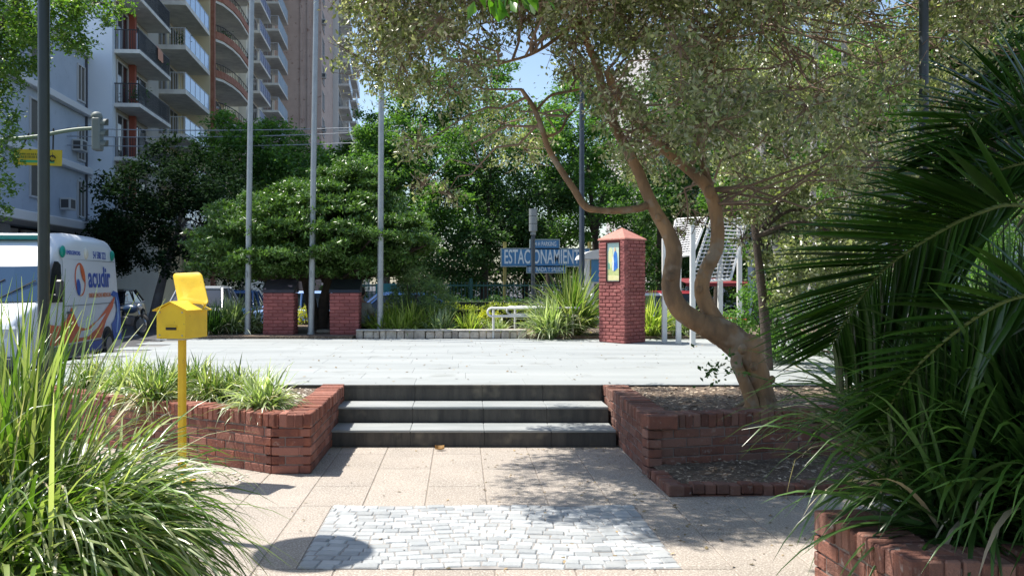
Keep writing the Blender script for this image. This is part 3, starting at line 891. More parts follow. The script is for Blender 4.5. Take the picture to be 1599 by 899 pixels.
MB().tube([(1.02, 4.55, .34), (1.03, 4.55, .34)], [.2, .2], 18).build('wheel_cover', mat('rim_grey', (.25, .26, .27), .4), van)
# mirror
q = MB(); q.box((1.14, 1.3, 1.62), (.14, .09, .34), 0, .03); q.box((1.02, 1.32, 1.5), (.16, .05, .04), 0, .01); q.build('mirror', mat('mirror_black', (.03, .03, .03), .4), van)
q = MB(); q.box((0, 1.98, 2.62), (1.3, .22, .11), 0, .03); q.build('light_bar', mat('light_bar_green', (.02, .22, .2), .2), van)
for s in (-1, 1):
    q = MB(); q.box((s * .72, .13, .86), (.26, .2, .26), s * R(28), .05); q.build('headlight', mat('headlight_glass', (.6, .63, .65), .12), van)
q = MB(); q.box((0, .02, .62), (1.1, .08, .2), 0, .02); q.build('grille', BLACK, van)
q = MB(); q.box((0, .0, .37), (1.75, .16, .2), 0, .04); q.build('bumper', mat('bumper_grey', (.12, .12, .13), .6), van)
q = MB(); q.tube([(-.5, .93, 1.40), (.2, 1.2, 1.80)], .011, 5); q.tube([(.1, .93, 1.40), (.75, 1.2, 1.78)], .011, 5); q.build('wiper', BLACK, van)
# hood graphics: blue and orange waves on the bonnet
q = MB(); q.add([(-.84, .34, 1.245), (-.2, .20, 1.19), (-.25, .55, 1.29), (-.6, .8, 1.345), (-.84, .72, 1.33)], [[0, 1, 2, 3, 4]]); q.build('bonnet_wave', mat('livery_cyan', (.02, .25, .6), .35), van)
OR = mat('livery_orange', (.72, .13, .03), .4); BL_ = mat('livery_blue', (.015, .09, .42), .4); LBL = mat('livery_light_blue', (.25, .42, .7), .4)
side_plate('orange_swoosh', [(1.05, .55), (4.1, .55), (4.5, .9), (5.0, 1.18), (5.2, 1.42), (4.6, 1.18), (3.9, .92), (3.2, .78), (2.75, .85), (2.45, 1.25), (2.2, 1.05), (1.8, .9), (1.3, .95), (1.05, .9)], OR, van)
side_plate('white_swoosh', [(2.75, .62), (3.3, .62), (3.9, .78), (4.5, 1.06), (4.1, .96), (3.4, .76), (2.9, .75)], mat('livery_white', (.8, .8, .8), .4), van, .0105)
side_plate('blue_wave', [(4.95, .45), (5.5, .42), (5.52, 1.2), (5.4, 1.5), (5.1, 1.55), (4.9, 1.45), (5.2, 1.4), (5.3, 1.1), (5.1, .9), (4.85, .8)], BL_, van, .0105)
side_plate('blue_band', [(3.1, .32), (4.0, .32), (4.1, .5), (3.4, .5)], BL_, van, .0245)
side_plate('light_wave', [(5.12, .6), (5.2, .6), (5.38, .95), (5.36, 1.3), (5.22, 1.45), (5.3, 1.2), (5.26, .9)], LBL, van, .0155)
# round emblem: orange ring arc, orange lobe, blue dot
def ring(cy, cz, ry, rz_, w_, a0, a1, n=22):
    o_ = [(cy + ry * math.cos(a), cz + rz_ * math.sin(a)) for a in np.linspace(a0, a1, n)]
    i_ = [(cy + (ry - w_) * math.cos(a), cz + (rz_ - w_) * math.sin(a)) for a in np.linspace(a1, a0, n)]
    return o_ + i_
cy, cz = 3.02, 1.80
side_plate('emblem_ring', ring(cy, cz, .30, .34, .035, R(-80), R(200)), OR, van)
side_plate('emblem_ring', ring(cy, cz, .30, .34, .02, R(200), R(279)), OR, van)
side_plate('emblem_lobe', [(cy + .02, cz + .33), (cy + .18, cz + .27), (cy + .27, cz + .1), (cy + .26, cz - .08), (cy + .12, cz + .02), (cy + .04, cz + .16)], OR, van, .0105)
side_plate('emblem_dot', [(cy - .13 + .11 * math.cos(a), cz - .16 + .17 * math.sin(a)) for a in np.linspace(0, 2 * math.pi, 17)[:-1]], BL_, van, .0105)
xs_ = lambda z: side_x(z) + .006
tilt = Vector((-.12, 0, 2.18)).normalized()
text_mesh('acudir', .62, frame((xs_(1.83), 4.22, 1.83), (0, 1, 0), tilt), mat('livery_text_blue', (.012, .07, .40), .4), van, 'lettering', sx=.93, bold=.012)
text_mesh('EMERGENCIAS MEDICAS', .13, frame((xs_(1.46), 4.2, 1.46), (0, 1, 0), tilt), mat('livery_text_orange', (.7, .25, .12), .4), van, 'small_lettering', bold=.002)
text_mesh('EMERGENCIAS', .12, frame((xs_(2.33), 2.72, 2.33), (0, 1, 0), tilt), mat('livery_text_blue', (.012, .07, .40), .4), van, 'small_lettering')
text_mesh('54 588 222', .22, frame((xs_(2.32), 4.3, 2.32), (0, 1, 0), tilt), mat('livery_text_blue', (.012, .07, .40), .4), van, 'small_lettering', sx=.85)
for yy, m_ in ((2.12, mat('beacon_green', (.0, .28, .2), .3)), (3.42, mat('beacon_white', (.75, .72, .6), .3)), (5.15, mat('beacon_green', (.0, .28, .2), .3))):
    q = MB(); q.add(*ellip((side_x(2.35) + .01, yy, 2.34), (.05, .09, .12))); q.build('beacon', m_, van, smooth=60)

def car(name, label, loc, rz, col, L=4.2, H=1.45, Wd=.86, group=None, m=None, suv=False):
    m = m or mat('car_' + name, col, .28, spec=.6)
    c = thing('parked_car', label, 'car', loc, rz, group)
    b = .78 if not suv else .95
    q = MB(); loft(q, [(0, .35, .55, Wd * .8, Wd * .8, .06), (.08, .25, .70, Wd * .95, Wd * .9, .08), (.3, .22, b - .02, Wd, Wd * .93, .1), (1.1, .2, b + .08, Wd, Wd * .95, .08), (2.2, .2, b + .1, Wd, Wd * .96, .06),
                       (L - .7, .2, b + .12, Wd, Wd * .95, .08), (L - .15, .25, b + .05, Wd * .97, Wd * .9, .1), (L, .35, b - .1, Wd * .9, Wd * .85, .08)])
    q.build('body', m, c, smooth=38)
    q = MB(); loft(q, [(1.0, b, b + .1, Wd * .9, Wd * .88, .03), (1.6, b, H - .1, Wd * .9, Wd * .75, .08), (1.85, b, H - .02, Wd * .9, Wd * .72, .08), (L - 1.2, b, H - .03, Wd * .9, Wd * .72, .08), (L - .45, b, b + .2, Wd * .88, Wd * .8, .05)])
    q.build('windows', GLASS, c, smooth=38)
    q = MB(); loft(q, [(1.62, H - .09, H - .05, Wd * .72, Wd * .7, .02), (1.9, H - .07, H + .01, Wd * .74, Wd * .68, .03), (L - 1.3, H - .07, H, Wd * .74, Wd * .68, .03), (L - 1.05, H - .1, H - .05, Wd * .72, Wd * .68, .02)]); q.build('roof', m, c, smooth=38)
    q = MB()
    for s in (-1, 1):
        q.tube([(s * Wd * .9, 1.0, b + .06), (s * Wd * .75, 1.66, H - .06)], .03, 5); q.tube([(s * Wd * .9, L - .45, b + .15), (s * Wd * .74, L - 1.2, H - .05)], .04, 5); q.tube([(s * Wd * .91, 2.5, b + .02), (s * Wd * .75, 2.5, H - .05)], .03, 5)
    q.build('window_pillars', m, c)
    for s in (-1, 1):
        wheel(c, s * (Wd - .08), .85, .31, .2); wheel(c, s * (Wd - .08), L - .85, .31, .2)
        q = MB(); q.box((s * Wd * .68, .06, .62), (.3, .12, .14), s * R(15), .03); q.build('headlight', mat('headlight_glass', (.6, .63, .65), .12), c)
        q = MB(); q.box((s * Wd * .72, L - .04, .72), (.22, .08, .16), 0, .03); q.build('tail_light', mat('tail_red', (.4, .01, .01), .3), c)
    return c
def at(x, y, Y): p = px(x, y, Y); return (p.x, Y, -.15)
car('white', 'white car seen through the handrail gap beside the big grass clump', at(868, 0, 23.6), R(-75), (.7, .7, .7), L=4.1)
car('red', 'dark red car partly hidden behind the crooked tree', (at(1100, 0, 23.5)[0] + 1.6, 24.3, -.15), R(88), (.32, .03, .03), L=4.3, H=1.5)
car('silver', 'silver car behind the yellow mailbox in the street', at(292, 0, 24.6), A, (.32, .34, .36), L=4.2, H=1.62, suv=True)
car('blue', 'blue car parked under the flat-topped tree near the first plinth', at(352, 0, 30.0), A, (.04, .12, .3), L=4.2)
car('navy', 'dark blue car in the gap between the two brick plinths', at(500, 0, 25), R(-80), (.03, .09, .25), L=4.2)
car('pale_blue', 'pale blue car beyond the hedge behind the seated person', at(600, 0, 28.5), R(80), (.25, .4, .7), L=4.2)
car('black', 'black car parked beyond the motorcycle under the dark street trees', at(150, 0, 35), A, (.015, .015, .02), L=4.3)
# motorcycle
mc = thing('motorcycle', 'dark parked motorcycle beside the back of the white van', 'motorcycle', (px(222, 0, 27).x, 27, 0), R(60))
for y_ in (0, 1.3):
    w = MB(); pts = [(0, y_ + .29 * math.cos(a), .3 + .29 * math.sin(a)) for a in np.linspace(0, 2 * math.pi, 20)]; w.tube(pts, .05, 7, cap=False); o = w.build('wheel', RUBBER, mc, smooth=True)
    MB().tube([(-.05, y_, .3), (.05, y_, .3)], [.2, .2], 14).build('rim', CHROME, o)
q = MB(); q.box((0, .62, .42), (.26, .42, .32), 0, .06); q.build('engine', mat('engine_grey', (.08, .08, .09), .5), mc)
q = MB(); q.add(*ellip((0, .5, .78), (.15, .3, .14))); q.build('fuel_tank', mat('tank_blue', (.03, .06, .12), .3), mc, smooth=60)
q = MB(); q.box((0, 1.02, .78), (.24, .62, .1), 0, .04); q.build('seat', BLACK, mc)
q = MB(); q.tube([(0, 0, .3), (0, .22, .95)], .03, 6); q.tube([(-.36, .3, 1.02), (-.12, .2, .98), (.12, .2, .98), (.36, .3, 1.02)], .016, 6); q.build('handlebar', CHROME, mc)
q = MB(); q.add(*ellip((0, .08, .85), (.09, .06, .09))); q.build('headlight', CHROME, mc)
q = MB(); q.tube([(-.3, .27, 1.02), (-.34, .26, 1.2)], .01, 5); q.add(*ellip((-.34, .26, 1.22), (.06, .015, .04))); q.build('mirror', CHROME, mc)
# ------------------------------------------------------------------ buildings along the street
WIN_FR = mat('window_frame', (.5, .5, .5), .6)
def bld(name, label, W, Y0):
    return thing(name, label, 'building', (-W - .071 * Y0, Y0, 0), A)
def box_part(name, m, par, *r, bev=0):
    q = MB(); q.mm(*r, bev); return q.build(name, m, par)
def window(par, side, a0, a1, z0, z1, frm=None, pane=None, x=0, shutter=None):
    """side 'x': on the facade x=const, spanning y a0..a1 ; side 'y': on an end wall y=x const, spanning x a0..a1"""
    q = MB(); t = .07
    def bb(u0, u1, v0, v1, d0, d1):
        if side == 'x': q.mm(x + d0, x + d1, u0, u1, v0, v1)
        else: q.mm(u0, u1, x - d1, x - d0, v0, v1)
    bb(a0 - t, a0, z0 - t, z1 + t, 0, .06); bb(a1, a1 + t, z0 - t, z1 + t, 0, .06); bb(a0, a1, z1, z1 + t, 0, .06); bb(a0, a1, z0 - t, z0, 0, .09)
    bb((a0 + a1) / 2 - .025, (a0 + a1) / 2 + .025, z0, z1, 0.012, .045)
    w = q.build('window', frm or WIN_FR, par)
    q = MB(); 
    if side == 'x': q.mm(x + .003, x + .011, a0, a1, z0, z1)
    else: q.mm(a0, a1, x - .011, x - .003, z0, z1)
    q.build('pane', pane or GLASS, w)
    return w
def slab_balcony(par, y0, y1, z, prot, m_slab, kind, x=0, railm=None, th=.18, rh=.92, seed=0):
    q = MB(); q.mm(x, x + prot, y0, y1, z - th, z, .01)
    s = q.build('balcony', m_slab, par)
    r = MB()
    X = x + prot - .06
    if kind == 'bars':
        r.mm(x, X, y0 + .04, y0 + .08, z + rh - .04, z + rh); r.mm(X - .02, X + .02, y0 + .04, y1 - .04, z + rh - .04, z + rh); r.mm(X - .015, X + .015, y0 + .08, y1 - .04, z + .06, z + .09)
        n = int((y1 - y0) / .11)
        for i in range(n + 1):
            yy = y0 + .06 + (y1 - y0 - .12) * i / n; r.mm(X - .01, X + .01, yy - .012, yy + .012, z + .0, z + rh - .04)
        n = int(prot / .11)
        for i in range(n): r.mm(x + .04 + i * .11, x + .065 + i * .11, y0 + .05, y0 + .07, z, z + rh - .04)
    elif kind == 'glass':
        r.mm(X - .015, X + .015, y0 + .03, y1 - .03, z + .05, z + rh); 
    elif kind == 'parapet':
        r.mm(X - .06, X + .06, y0, y1, z + .001, z + .4); r.mm(x + .01, X - .06, y0, y0 + .12, z + .001, z + .4)
    o = r.build('railing', railm, s)
    if kind == 'glass':
        r = MB(); n = max(2, int((y1 - y0) / 1.1))
        for i in range(n + 1):
            yy = y0 + .03 + (y1 - y0 - .06) * i / n; r.mm(X - .03, X + .03, yy - .02, yy + .02, z, z + rh + .03)
        r.mm(X - .03, X + .03, y0 + .03, y1 - .03, z + rh, z + rh + .04)
        r.mm(x, X - .03, y0 + .03, y0 + .06, z + rh, z + rh + .04)
        for i in range(int(prot / .14)): r.mm(x + .05 + i * .14, x + .07 + i * .14, y0 + .035, y0 + .055, z, z + rh)
        r.build('rail_frame', WIN_FR, s)
    if kind == 'parapet':
        r = MB(); r.mm(X - .02, X + .02, y0 + .02, y1, z + rh - .04, z + rh); r.mm(x, X, y0 + .02, y0 + .05, z + rh - .04, z + rh)
        for i in range(int((y1 - y0) / .3)): r.mm(X - .01, X + .01, y0 + .1 + i * .3, y0 + .125 + i * .3, z + .4, z + rh - .04)
        r.build('hand_rail', mat('iron', (.02, .02, .02), .5), s)
    return s
def aircon(par, x, y, z, facing='x'):
    q = MB(); q.mm(x, x + .42, y, y + .75, z, z + .5, .02); o = q.build('air_conditioner', mat('aircon_grey', (.5, .5, .48), .6), par)
    q = MB(); q.mm(x + .06, x + .36, y - .012, y - .004, z + .08, z + .42); q.mm(x + .422, x + .43, y + .1, y + .6, z + .07, z + .43); q.build('grille', mat('grille_dark', (.06, .06, .06), .6), o)
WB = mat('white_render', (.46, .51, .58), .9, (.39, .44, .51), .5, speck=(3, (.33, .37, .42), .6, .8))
WB2 = mat('end_wall_render', (.72, .78, .84), .9, (.62, .68, .75), .35, stretch=(1, 1, .3))
LEDGE = mat('ledge', (.68, .68, .68), .9)
FL = [4.85 + 2.45 * k for k in range(14)]
# 1: low white block
b = bld('apartment_building', 'low three-storey white rendered building with broad ledges behind the white van', 14.0, 22.0)
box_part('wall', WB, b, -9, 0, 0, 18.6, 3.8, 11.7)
box_part('ground_floor', mat('shopfront_dark', (.05, .05, .055), .5), b, -9, -1.2, 0, 18.6, 0, 3.8)
box_part('canopy', LEDGE, b, 0.002, 1.3, 0, 18.55, 3.7, 4.05, bev=.03)
for y_ in (2, 6.5, 11, 14.3): box_part('shop_panel', WHITEP, b, -1.19, -1.0, y_, y_ + 2.6, 2.5, 3.7)
for y_ in (1.2, 5.6, 10.2, 17.9): box_part('column', WB, b, -.45, -.05, y_, y_ + .4, 0, 3.695)
for z in (6.55, 9.15): box_part('ledge', LEDGE, b, .002, .28, 0, 18.55, z - .14, z + .14, bev=.02)
box_part('parapet', LEDGE, b, -.3, .16, 0, 18.58, 11.702, 12.0, bev=.02)
for (y0, y1, z0, z1) in ((17.3, 18.1, 9.6, 11.1), (17.35, 18.1, 7.0, 8.4), (17.3, 18.1, 4.5, 6.0), (12.2, 13.8, 4.9, 6.1), (12.2, 13.8, 7.2, 8.6), (7, 8.6, 7.2, 8.6), (7, 8.6, 4.7, 6.1), (12.2, 13.8, 9.8, 11.1), (7, 8.6, 9.8, 11.1), (2.5, 4.1, 7.2, 8.6)):
    window(b, 'x', y0, y1, z0, z1, x=.002, pane=mat('shutter', (.12, .11, .09), .7))
aircon(b, .01, 16.6, 7.25); aircon(b, .01, 15.2, 4.6)
q = MB(); q.tube([(.06, 18.3, 3.9), (.06, 18.3, 11.7)], .05, 6); q.build('drain_pipe', mat('pipe_dark', (.06, .06, .07), .6), b)
# 2: block with dark barred balconies
b = bld('apartment_building', 'apartment block with black barred balconies and red pillars, bare pale end wall', 12.9, 40.6)
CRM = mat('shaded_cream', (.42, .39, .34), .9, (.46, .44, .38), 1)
box_part('wall', WB2, b, -10, 0, 0, .5, 0, 27)
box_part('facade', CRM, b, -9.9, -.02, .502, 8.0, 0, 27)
box_part('cornice', LEDGE, b, -.5, .14, -.04, 8, 26.9, 27.2)
SLB = mat('balcony_slab', (.78, .76, .70), .85, (.6, .58, .54), 2)
IRON = mat('iron', (.02, .02, .02), .5)
PILR = mat('red_pillar', (.32, .09, .06), .8)
for z in FL[:6]:
    slab_balcony(b, .25, 5.9, z + .0, 1.15, SLB, 'bars', x=0, railm=mat('black_rail', (.012, .012, .015), .5))
    for (a, c_) in ((.7, 2.3), (3.0, 5.4)): window(b, 'x', a, c_, z + .1, z + 2.0, x=-.016)
    box_part('pillar', PILR, b, .02, .3, 2.45, 2.75, z + .002, z + 2.26)
# 3: cream block with glazed balconies
b = bld('apartment_building', 'cream apartment block with glazed balcony fronts between the black balconies and the brick ones', 13.4, 48.7)
CR = mat('cream_render', (.74, .64, .43), .9, (.66, .57, .38), .6)
box_part('facade', CR, b, -10, 0, 0, 7.2, 0, 32)
GLB = mat('blue_glass_rail', (.30, .45, .68), .12, spec=.8)
for z in FL[:8]:
    slab_balcony(b, .6, 6.9, z, 1.75, SLB, 'glass', railm=GLB, th=.26)
    window(b, 'x', 1.2, 3.2, z + .1, z + 2.0, x=.002); window(b, 'x', 4.0, 5.8, z + .1, z + 2.0, x=.002)
# 4: brick and cream with rounded balconies
b = bld('apartment_building', 'cream block with rounded brick-faced balconies beyond the glazed ones', 11.75, 56.2)
box_part('end_wall', CR, b, -10, 0, 0, .6, 0, 36)
BRB = mat('brick_band', (.36, .17, .11), .85, (.28, .1, .06), 4)
box_part('facade', CR, b, -10, -1.0, .602, 16, 0, 36)
box_part('brick_pier', BRB, b, 0.002, .25, .2, .6, 0, 36)
for z in FL[:10]:
    poly = [(-1, .9), (.2, .9), (.55, 1.6), (.85, 3.2), (1.0, 5), (1.0, 8.6), (.7, 9.6), (-1, 9.8)]
    q = MB(); q.prism([(x, y) for x, y in poly], z - .2, z); s = q.build('balcony', SLB, b)
    q = MB(); 
    for (a, c_) in zip(poly[:-1], poly[1:]):
        m_ = ((a[0] + c_[0]) / 2, (a[1] + c_[1]) / 2, z + .2); d = math.hypot(c_[0] - a[0], c_[1] - a[1]); q.box(m_, (d + .06, .12, .46), math.atan2(c_[1] - a[1], c_[0] - a[0]))
    q.build('parapet', BRB, s)
    q = MB()
    for (a, c_) in zip(poly[:-1], poly[1:]):
        q.tube([(a[0], a[1], z + .85), (c_[0], c_[1], z + .85)], .03, 5)
        for t in np.arange(0, 1, .2): q.tube([(a[0] + (c_[0] - a[0]) * t, a[1] + (c_[1] - a[1]) * t, z + .4), (a[0] + (c_[0] - a[0]) * t, a[1] + (c_[1] - a[1]) * t, z + .85)], .018, 4)
    q.build('hand_rail', IRON, s)
    window(b, 'x', 1.4, 4.0, z + .1, z + 2.0, x=-.998); window(b, 'x', 5.5, 8.5, z + .1, z + 2.0, x=-.998)
# 5: second glazed block
b = bld('apartment_building', 'pale block with blue glass balconies just before the tall brick tower', 12.2, 72.4)
box_part('facade', mat('pale_render', (.74, .70, .6), .9), b, -10, 0, 0, 17, 0, 44)
for z in FL[:13]:
    slab_balcony(b, .3, 6.3, z, 1.1, SLB, 'glass', railm=mat('dark_blue_rail', (.08, .14, .30), .2), th=.22)
    slab_balcony(b, 8.5, 15.5, z, 1.5, SLB, 'glass', railm=mat('bright_glass_rail', (.42, .66, .85), .1, spec=.8), th=.2, rh=1.15)
    window(b, 'x', 1, 5.5, z + .1, z + 2.0, x=.002); window(b, 'x', 9, 14.5, z + .1, z + 2.0, x=.002)
# 6: brick tower
b = bld('apartment_building', 'tall brown brick tower with a blank end wall', 7.6, 90)
BT = mat('brown_brick', (.60, .46, .39), .9, (.50, .37, .31), .8, speck=(2.5, (.22, .12, .09), .6, .8))
box_part('end_wall', BT, b, -5.6, 0, 0, 16, 0, 52)
for xx in (-2.1, -1.4, -.7): box_part('pilaster', BT, b, xx, xx + .25, -.14, -.002, 0, 52)
for k, z in enumerate([3 + 2.7 * i for i in range(17)]):
    window(b, 'x', 1.0, 3.2, z, z + 1.7, x=.002)
    if k % 2: aircon(b, .01, .1, z + .2)
# 7: far balcony stacks stepping down
for (W_, Y0, L_, H, lab, cm, rm) in ((7.0, 106.5, 9, 42, 'distant block with stacked white balconies and dark windows after the brick tower', (.72, .70, .66), (.5, .68, .8)),
                          (6.6, 116, 12, 33, 'farther balcony block, its balcony fronts angled and bright', (.75, .73, .68), (.55, .7, .8)),
                          (6.2, 130, 14, 24, 'lower pale balcony block near the end of the street', (.6, .57, .5), (.6, .7, .8)),
                          (5.2, 150, 22, 19, 'small cream building closing the far end of the street', (.66, .6, .48), (.6, .6, .6))):
    b = bld('apartment_building', lab, W_, Y0)
    box_part('facade', mat('far_render%d' % int(Y0), cm, .9), b, -12, 0, 0, L_, 0, H)
    z = 3.2
    while z < H - 2:
        for (a, c_) in ((.3, L_ * .47), (L_ * .53, L_ - .3)):
            slab_balcony(b, a, c_, z, 1.3, SLB, 'glass', railm=mat('far_rail', (.68, .82, .95), .2), th=.25, rh=1.0)
            window(b, 'x', a + .4, c_ - .4, z + .1, z + 2.0, x=.002)
        window(b, 'y', -4.5, -2.5, z + .6, z + 1.9, x=-.002)
        z += 2.75
# plants and washing kept on the balconies
def on_building(W, Y0, x, y, z): 
    return Matrix.Translation((-W - .071 * Y0, Y0, 0)) @ Matrix.Rotation(A, 4, 'Z') @ Vector((x, y, z))
BPL = mat('balcony_plant_leaf', (.05, .12, .03), .5, island=.4, transl=.3)
for (W_, Y0, x, y, z, lab) in ((12.9, 40.6, .7, 1.6, 9.75 + .01, 'potted fern on a black-railed balcony, third from the street'), (12.9, 40.6, .6, 4.6, 12.2 + .01, 'potted shrub behind black rails, one balcony above the fern'), (13.4, 48.7, 1.2, 2.0, 14.65 + .01, 'potted plant on a glazed balcony of the cream block'), (11.75, 56.2, .3, 3.0, 17.1 + .01, 'potted plant behind a rounded brick balcony front')):
    P_ = on_building(W_, Y0, x, y, z); o = thing('potted_plant', lab, 'plant', P_)
    q = MB(); q.tube([(0, 0, 0), (0, 0, .3)], [.13, .18], 12); q.build('pot', mat('terracotta', (.35, .13, .07), .8), o)
    V, T_ = leaf_arrays(np.array([[0, 0, .65]]) + rng.normal(size=(260, 3)) * [.22, .22, .2], .13, .07, .1); nmesh('foliage', V, T_, BPL, o)
for (W_, Y0, x, y, z, c_, lab) in ((12.9, 40.6, 1.05, 3.4, 12.25, (.6, .3, .2), 'reddish towel drying over a black balcony rail'), (13.4, 48.7, 1.62, 4.6, 9.95, (.7, .7, .72), 'white sheet drying over a glazed balcony front'), (12.2, 72.4, 1.0, 12, 19.6, (.25, .35, .6), 'blue cloth drying on a balcony of the pale block')):
    P_ = on_building(W_, Y0, x, y, z); q = MB(); n_ = 12; V = []
    for i in range(n_ + 1):
        for (dx, zz) in ((-.05, .55), (0, .97), (.09 + .015 * math.sin(i * 1.3), .8), (.1 + .02 * math.sin(i * 1.3), .3)): V.append((dx, i * .08, zz))
    q.add(V, [[i * 4 + k, (i + 1) * 4 + k, (i + 1) * 4 + k + 1, i * 4 + k + 1] for i in range(n_) for k in range(3)])
    o = q.build('towel', mat('cloth_%d' % int(Y0 + y), c_, .9)); o.location = P_; o.rotation_euler = (0, 0, A); tag(o, lab, 'towel')
# pale building beyond the park on the right
b = thing('apartment_building', 'pale building glimpsed in tiny patches behind the white-barked trees', 'building', (26, 58, 0), R(4))
box_part('wall', mat('park_side_render', (.62, .60, .62), .9, (.55, .54, .56), .4), b, -14, 20, 0, 12, 0, 17)
for k in range(5):
    for j in range(9): window(b, 'y', -12.5 + j * 3.3, -11 + j * 3.3, 1.5 + k * 3.2, 3.2 + k * 3.2, x=-.002)
# ------------------------------------------------------------------ street furniture
# traffic signal on a curved arm
Y = 22.0
tl = thing('traffic_light', 'grey traffic signal seen side-on at the tip of a long curved green arm', 'traffic light', (px(-60, 0, Y).x, Y, -.15))
o_ = tl.location
ARMM = mat('arm_green', (.16, .22, .17), .5)
q = MB(); q.tube([(0, 0, 0), (0, 0, 5.9)], [.09, .07], 12); q.build('pole', ARMM, tl, smooth=True)
arm = smooth_path([tuple(px(a, b_, Y) - o_) for a, b_ in ((-60, 226), (-20, 222), (15, 218), (63, 213), (90, 207), (123, 202), (157, 200))])
q = MB(); q.tube(arm, np.linspace(.06, .042, len(arm)), 10); q.build('arm', ARMM, tl, smooth=True)
hd = px(153, 210, Y) - o_
q = MB(); q.box(hd + Vector((0, .0, 0)), (.2, .3, .80), 0, .03); head = q.build('signal_head', mat('signal_grey', (.16, .19, .19), .6), tl)
for k in range(3):
    c_ = hd + Vector((.1, 0, .26 - .26 * k))
    q = MB(); ring_ = []
    V = []; Fc = []
    for i, a in enumerate(np.linspace(-.2, math.pi + .2, 11)):
        for dx in (0, .17 - .05 * abs(math.cos(a))):
            for rr in (.105, .118): V.append((c_.x + dx, c_.y + rr * math.cos(a), c_.z + rr * math.sin(a)))
    for i in range(10):
        b0 = i * 4
        Fc += [[b0, b0 + 2, b0 + 6, b0 + 4], [b0 + 1, b0 + 5, b0 + 7, b0 + 3], [b0 + 2, b0 + 3, b0 + 7, b0 + 6]]
    q.add(V, Fc); q.tube([(c_.x, c_.y, c_.z), (c_.x + .01, c_.y, c_.z)], .1, 14); q.build('visor', mat('signal_grey', (.16, .19, .19), .6), head)
q = MB(); q.add(*ellip(tuple(hd + Vector((-.02, 0, .44))), (.14, .13, .12))); q.build('cap', mat('signal_grey', (.16, .19, .19), .6), tl, smooth=60)
sg = thing('street_sign', 'yellow street sign plate with a green stripe hanging from the signal arm', 'sign', px(60, 246, Y - .05))
tw = 75 / 1400 * Y; thh = 25 / 1400 * Y
q = MB(); q.box((0, 0, 0), (tw, .02, thh), 0, .008, M=Matrix.Rotation(R(1.5), 3, 'Y')); q.build('plate', mat('sign_yellow', (.52, .40, .02), .5), sg)
q = MB(); q.box((-.02, -.014, -.10), (tw * .72, .006, .06), 0, 0, M=Matrix.Rotation(R(1.5), 3, 'Y')); q.build('stripe', mat('sign_green', (.05, .33, .16), .5), sg)
q = MB()
xx = -.47
while xx < .28:
    w_ = random.uniform(.02, .045); q.box((xx, -.013, .075 - xx * .026), (w_, .004, .045)); q.box((xx + .02, -.013, .005 - xx * .026), (w_, .004, .06)); xx += w_ + .018
q.build('worn_lettering', mat('sign_olive', (.18, .17, .02), .6), sg)
q = MB(); q.tube([(-.42, 0, .19), (-.25, 0.05, .60)], .02, 6); q.tube([(.36, 0, .0), (.355, .05, .72)], .02, 6); q.tube([(.36 + .07 * math.cos(a), -.03, -.03 + .07 * math.sin(a)) for a in np.linspace(0, 5.5, 12)], .016, 5); q.build('hanger', IRON, sg)

# overhead cables
for k, (ya, yb, lab) in enumerate(((189, 196, 'thin overhead cable, topmost of the ones crossing the balconies'), (204, 203, 'thin pale overhead cable between the topmost and the lowest one'), (217, 219, 'thin overhead cable, lowest of the ones crossing the street'))):
    a = px(-120, ya, 38); b_ = px(640, yb, 38)
    pts = [a.lerp(b_, t) + Vector((0, 0, -.5 * 4 * t * (1 - t) * .6)) for t in np.linspace(0, 1, 16)]
    q = MB(); q.tube(pts, .022, 5); tag(q.build('overhead_cable', mat('cable_grey', (.28, .3, .33), .6)), lab, 'cable', 'overhead cables')

# parking sign
Y = 28.0
ps = thing('parking_sign', 'big blue and white parking entrance sign on yellow posts before the dark trees', 'sign', (px(850, 0, Y).x, Y, -.15))
o_ = ps.location
SB = mat('sign_blue', (.07, .24, .46), .45, (.055, .2, .4), 2)
SW = mat('sign_white', (.72, .78, .78), .5)
def panel(x0, x1, y0, y1, name, dy=0):
    a = px(x0, y1, Y) - o_; b_ = px(x1, y0, Y) - o_
    q = MB(); q.mm(a.x, b_.x, dy - .04, dy + .04, a.z, b_.z, .01); p_ = q.build(name, SB, ps)
    q = MB(); e = .03
    for (u0, u1, v0, v1) in ((a.x, b_.x, a.z - e, a.z - .001), (a.x, b_.x, b_.z + .001, b_.z + e), (a.x - e, a.x - .001, a.z - e, b_.z + e), (b_.x + .001, b_.x + e, a.z - e, b_.z + e)): q.mm(u0, u1, dy - .055, dy + .05, v0, v1)
    q.build('border', mat('sign_border', (.35, .42, .42), .5), p_)
    return a, b_
a, b_ = panel(784, 920, 389, 415, 'main_panel')
mid = (a + b_) / 2
text_mesh('ESTACIONAMIENTO', .62, frame((mid.x + .0, -.045, mid.z), (1, 0, 0), (0, 0, 1)), SW, ps, 'lettering', sx=.455, bold=.008, depth=.004)
a, b_ = panel(829, 873, 375, 387.5, 'top_panel'); mid = (a + b_) / 2
text_mesh('24 H PARKING', .2, frame((mid.x, -.045, mid.z), (1, 0, 0), (0, 0, 1)), SW, ps, 'lettering', sx=.56, bold=.002, depth=.003)
a, b_ = panel(824, 883, 416.5, 425, 'bottom_panel'); mid = (a + b_) / 2
text_mesh('ENTRADA Y SALIDA', .2, frame((mid.x, -.045, mid.z), (1, 0, 0), (0, 0, 1)), SW, ps, 'lettering', sx=.62, bold=.002, depth=.003)
for xx in (789, 922):
    q = MB(); X = px(xx, 0, Y).x - o_.x; q.mm(X - .05, X + .05, .05, .14, 0, 3.0); q.build('post', mat('post_yellow', (.35, .28, .08), .6), ps)
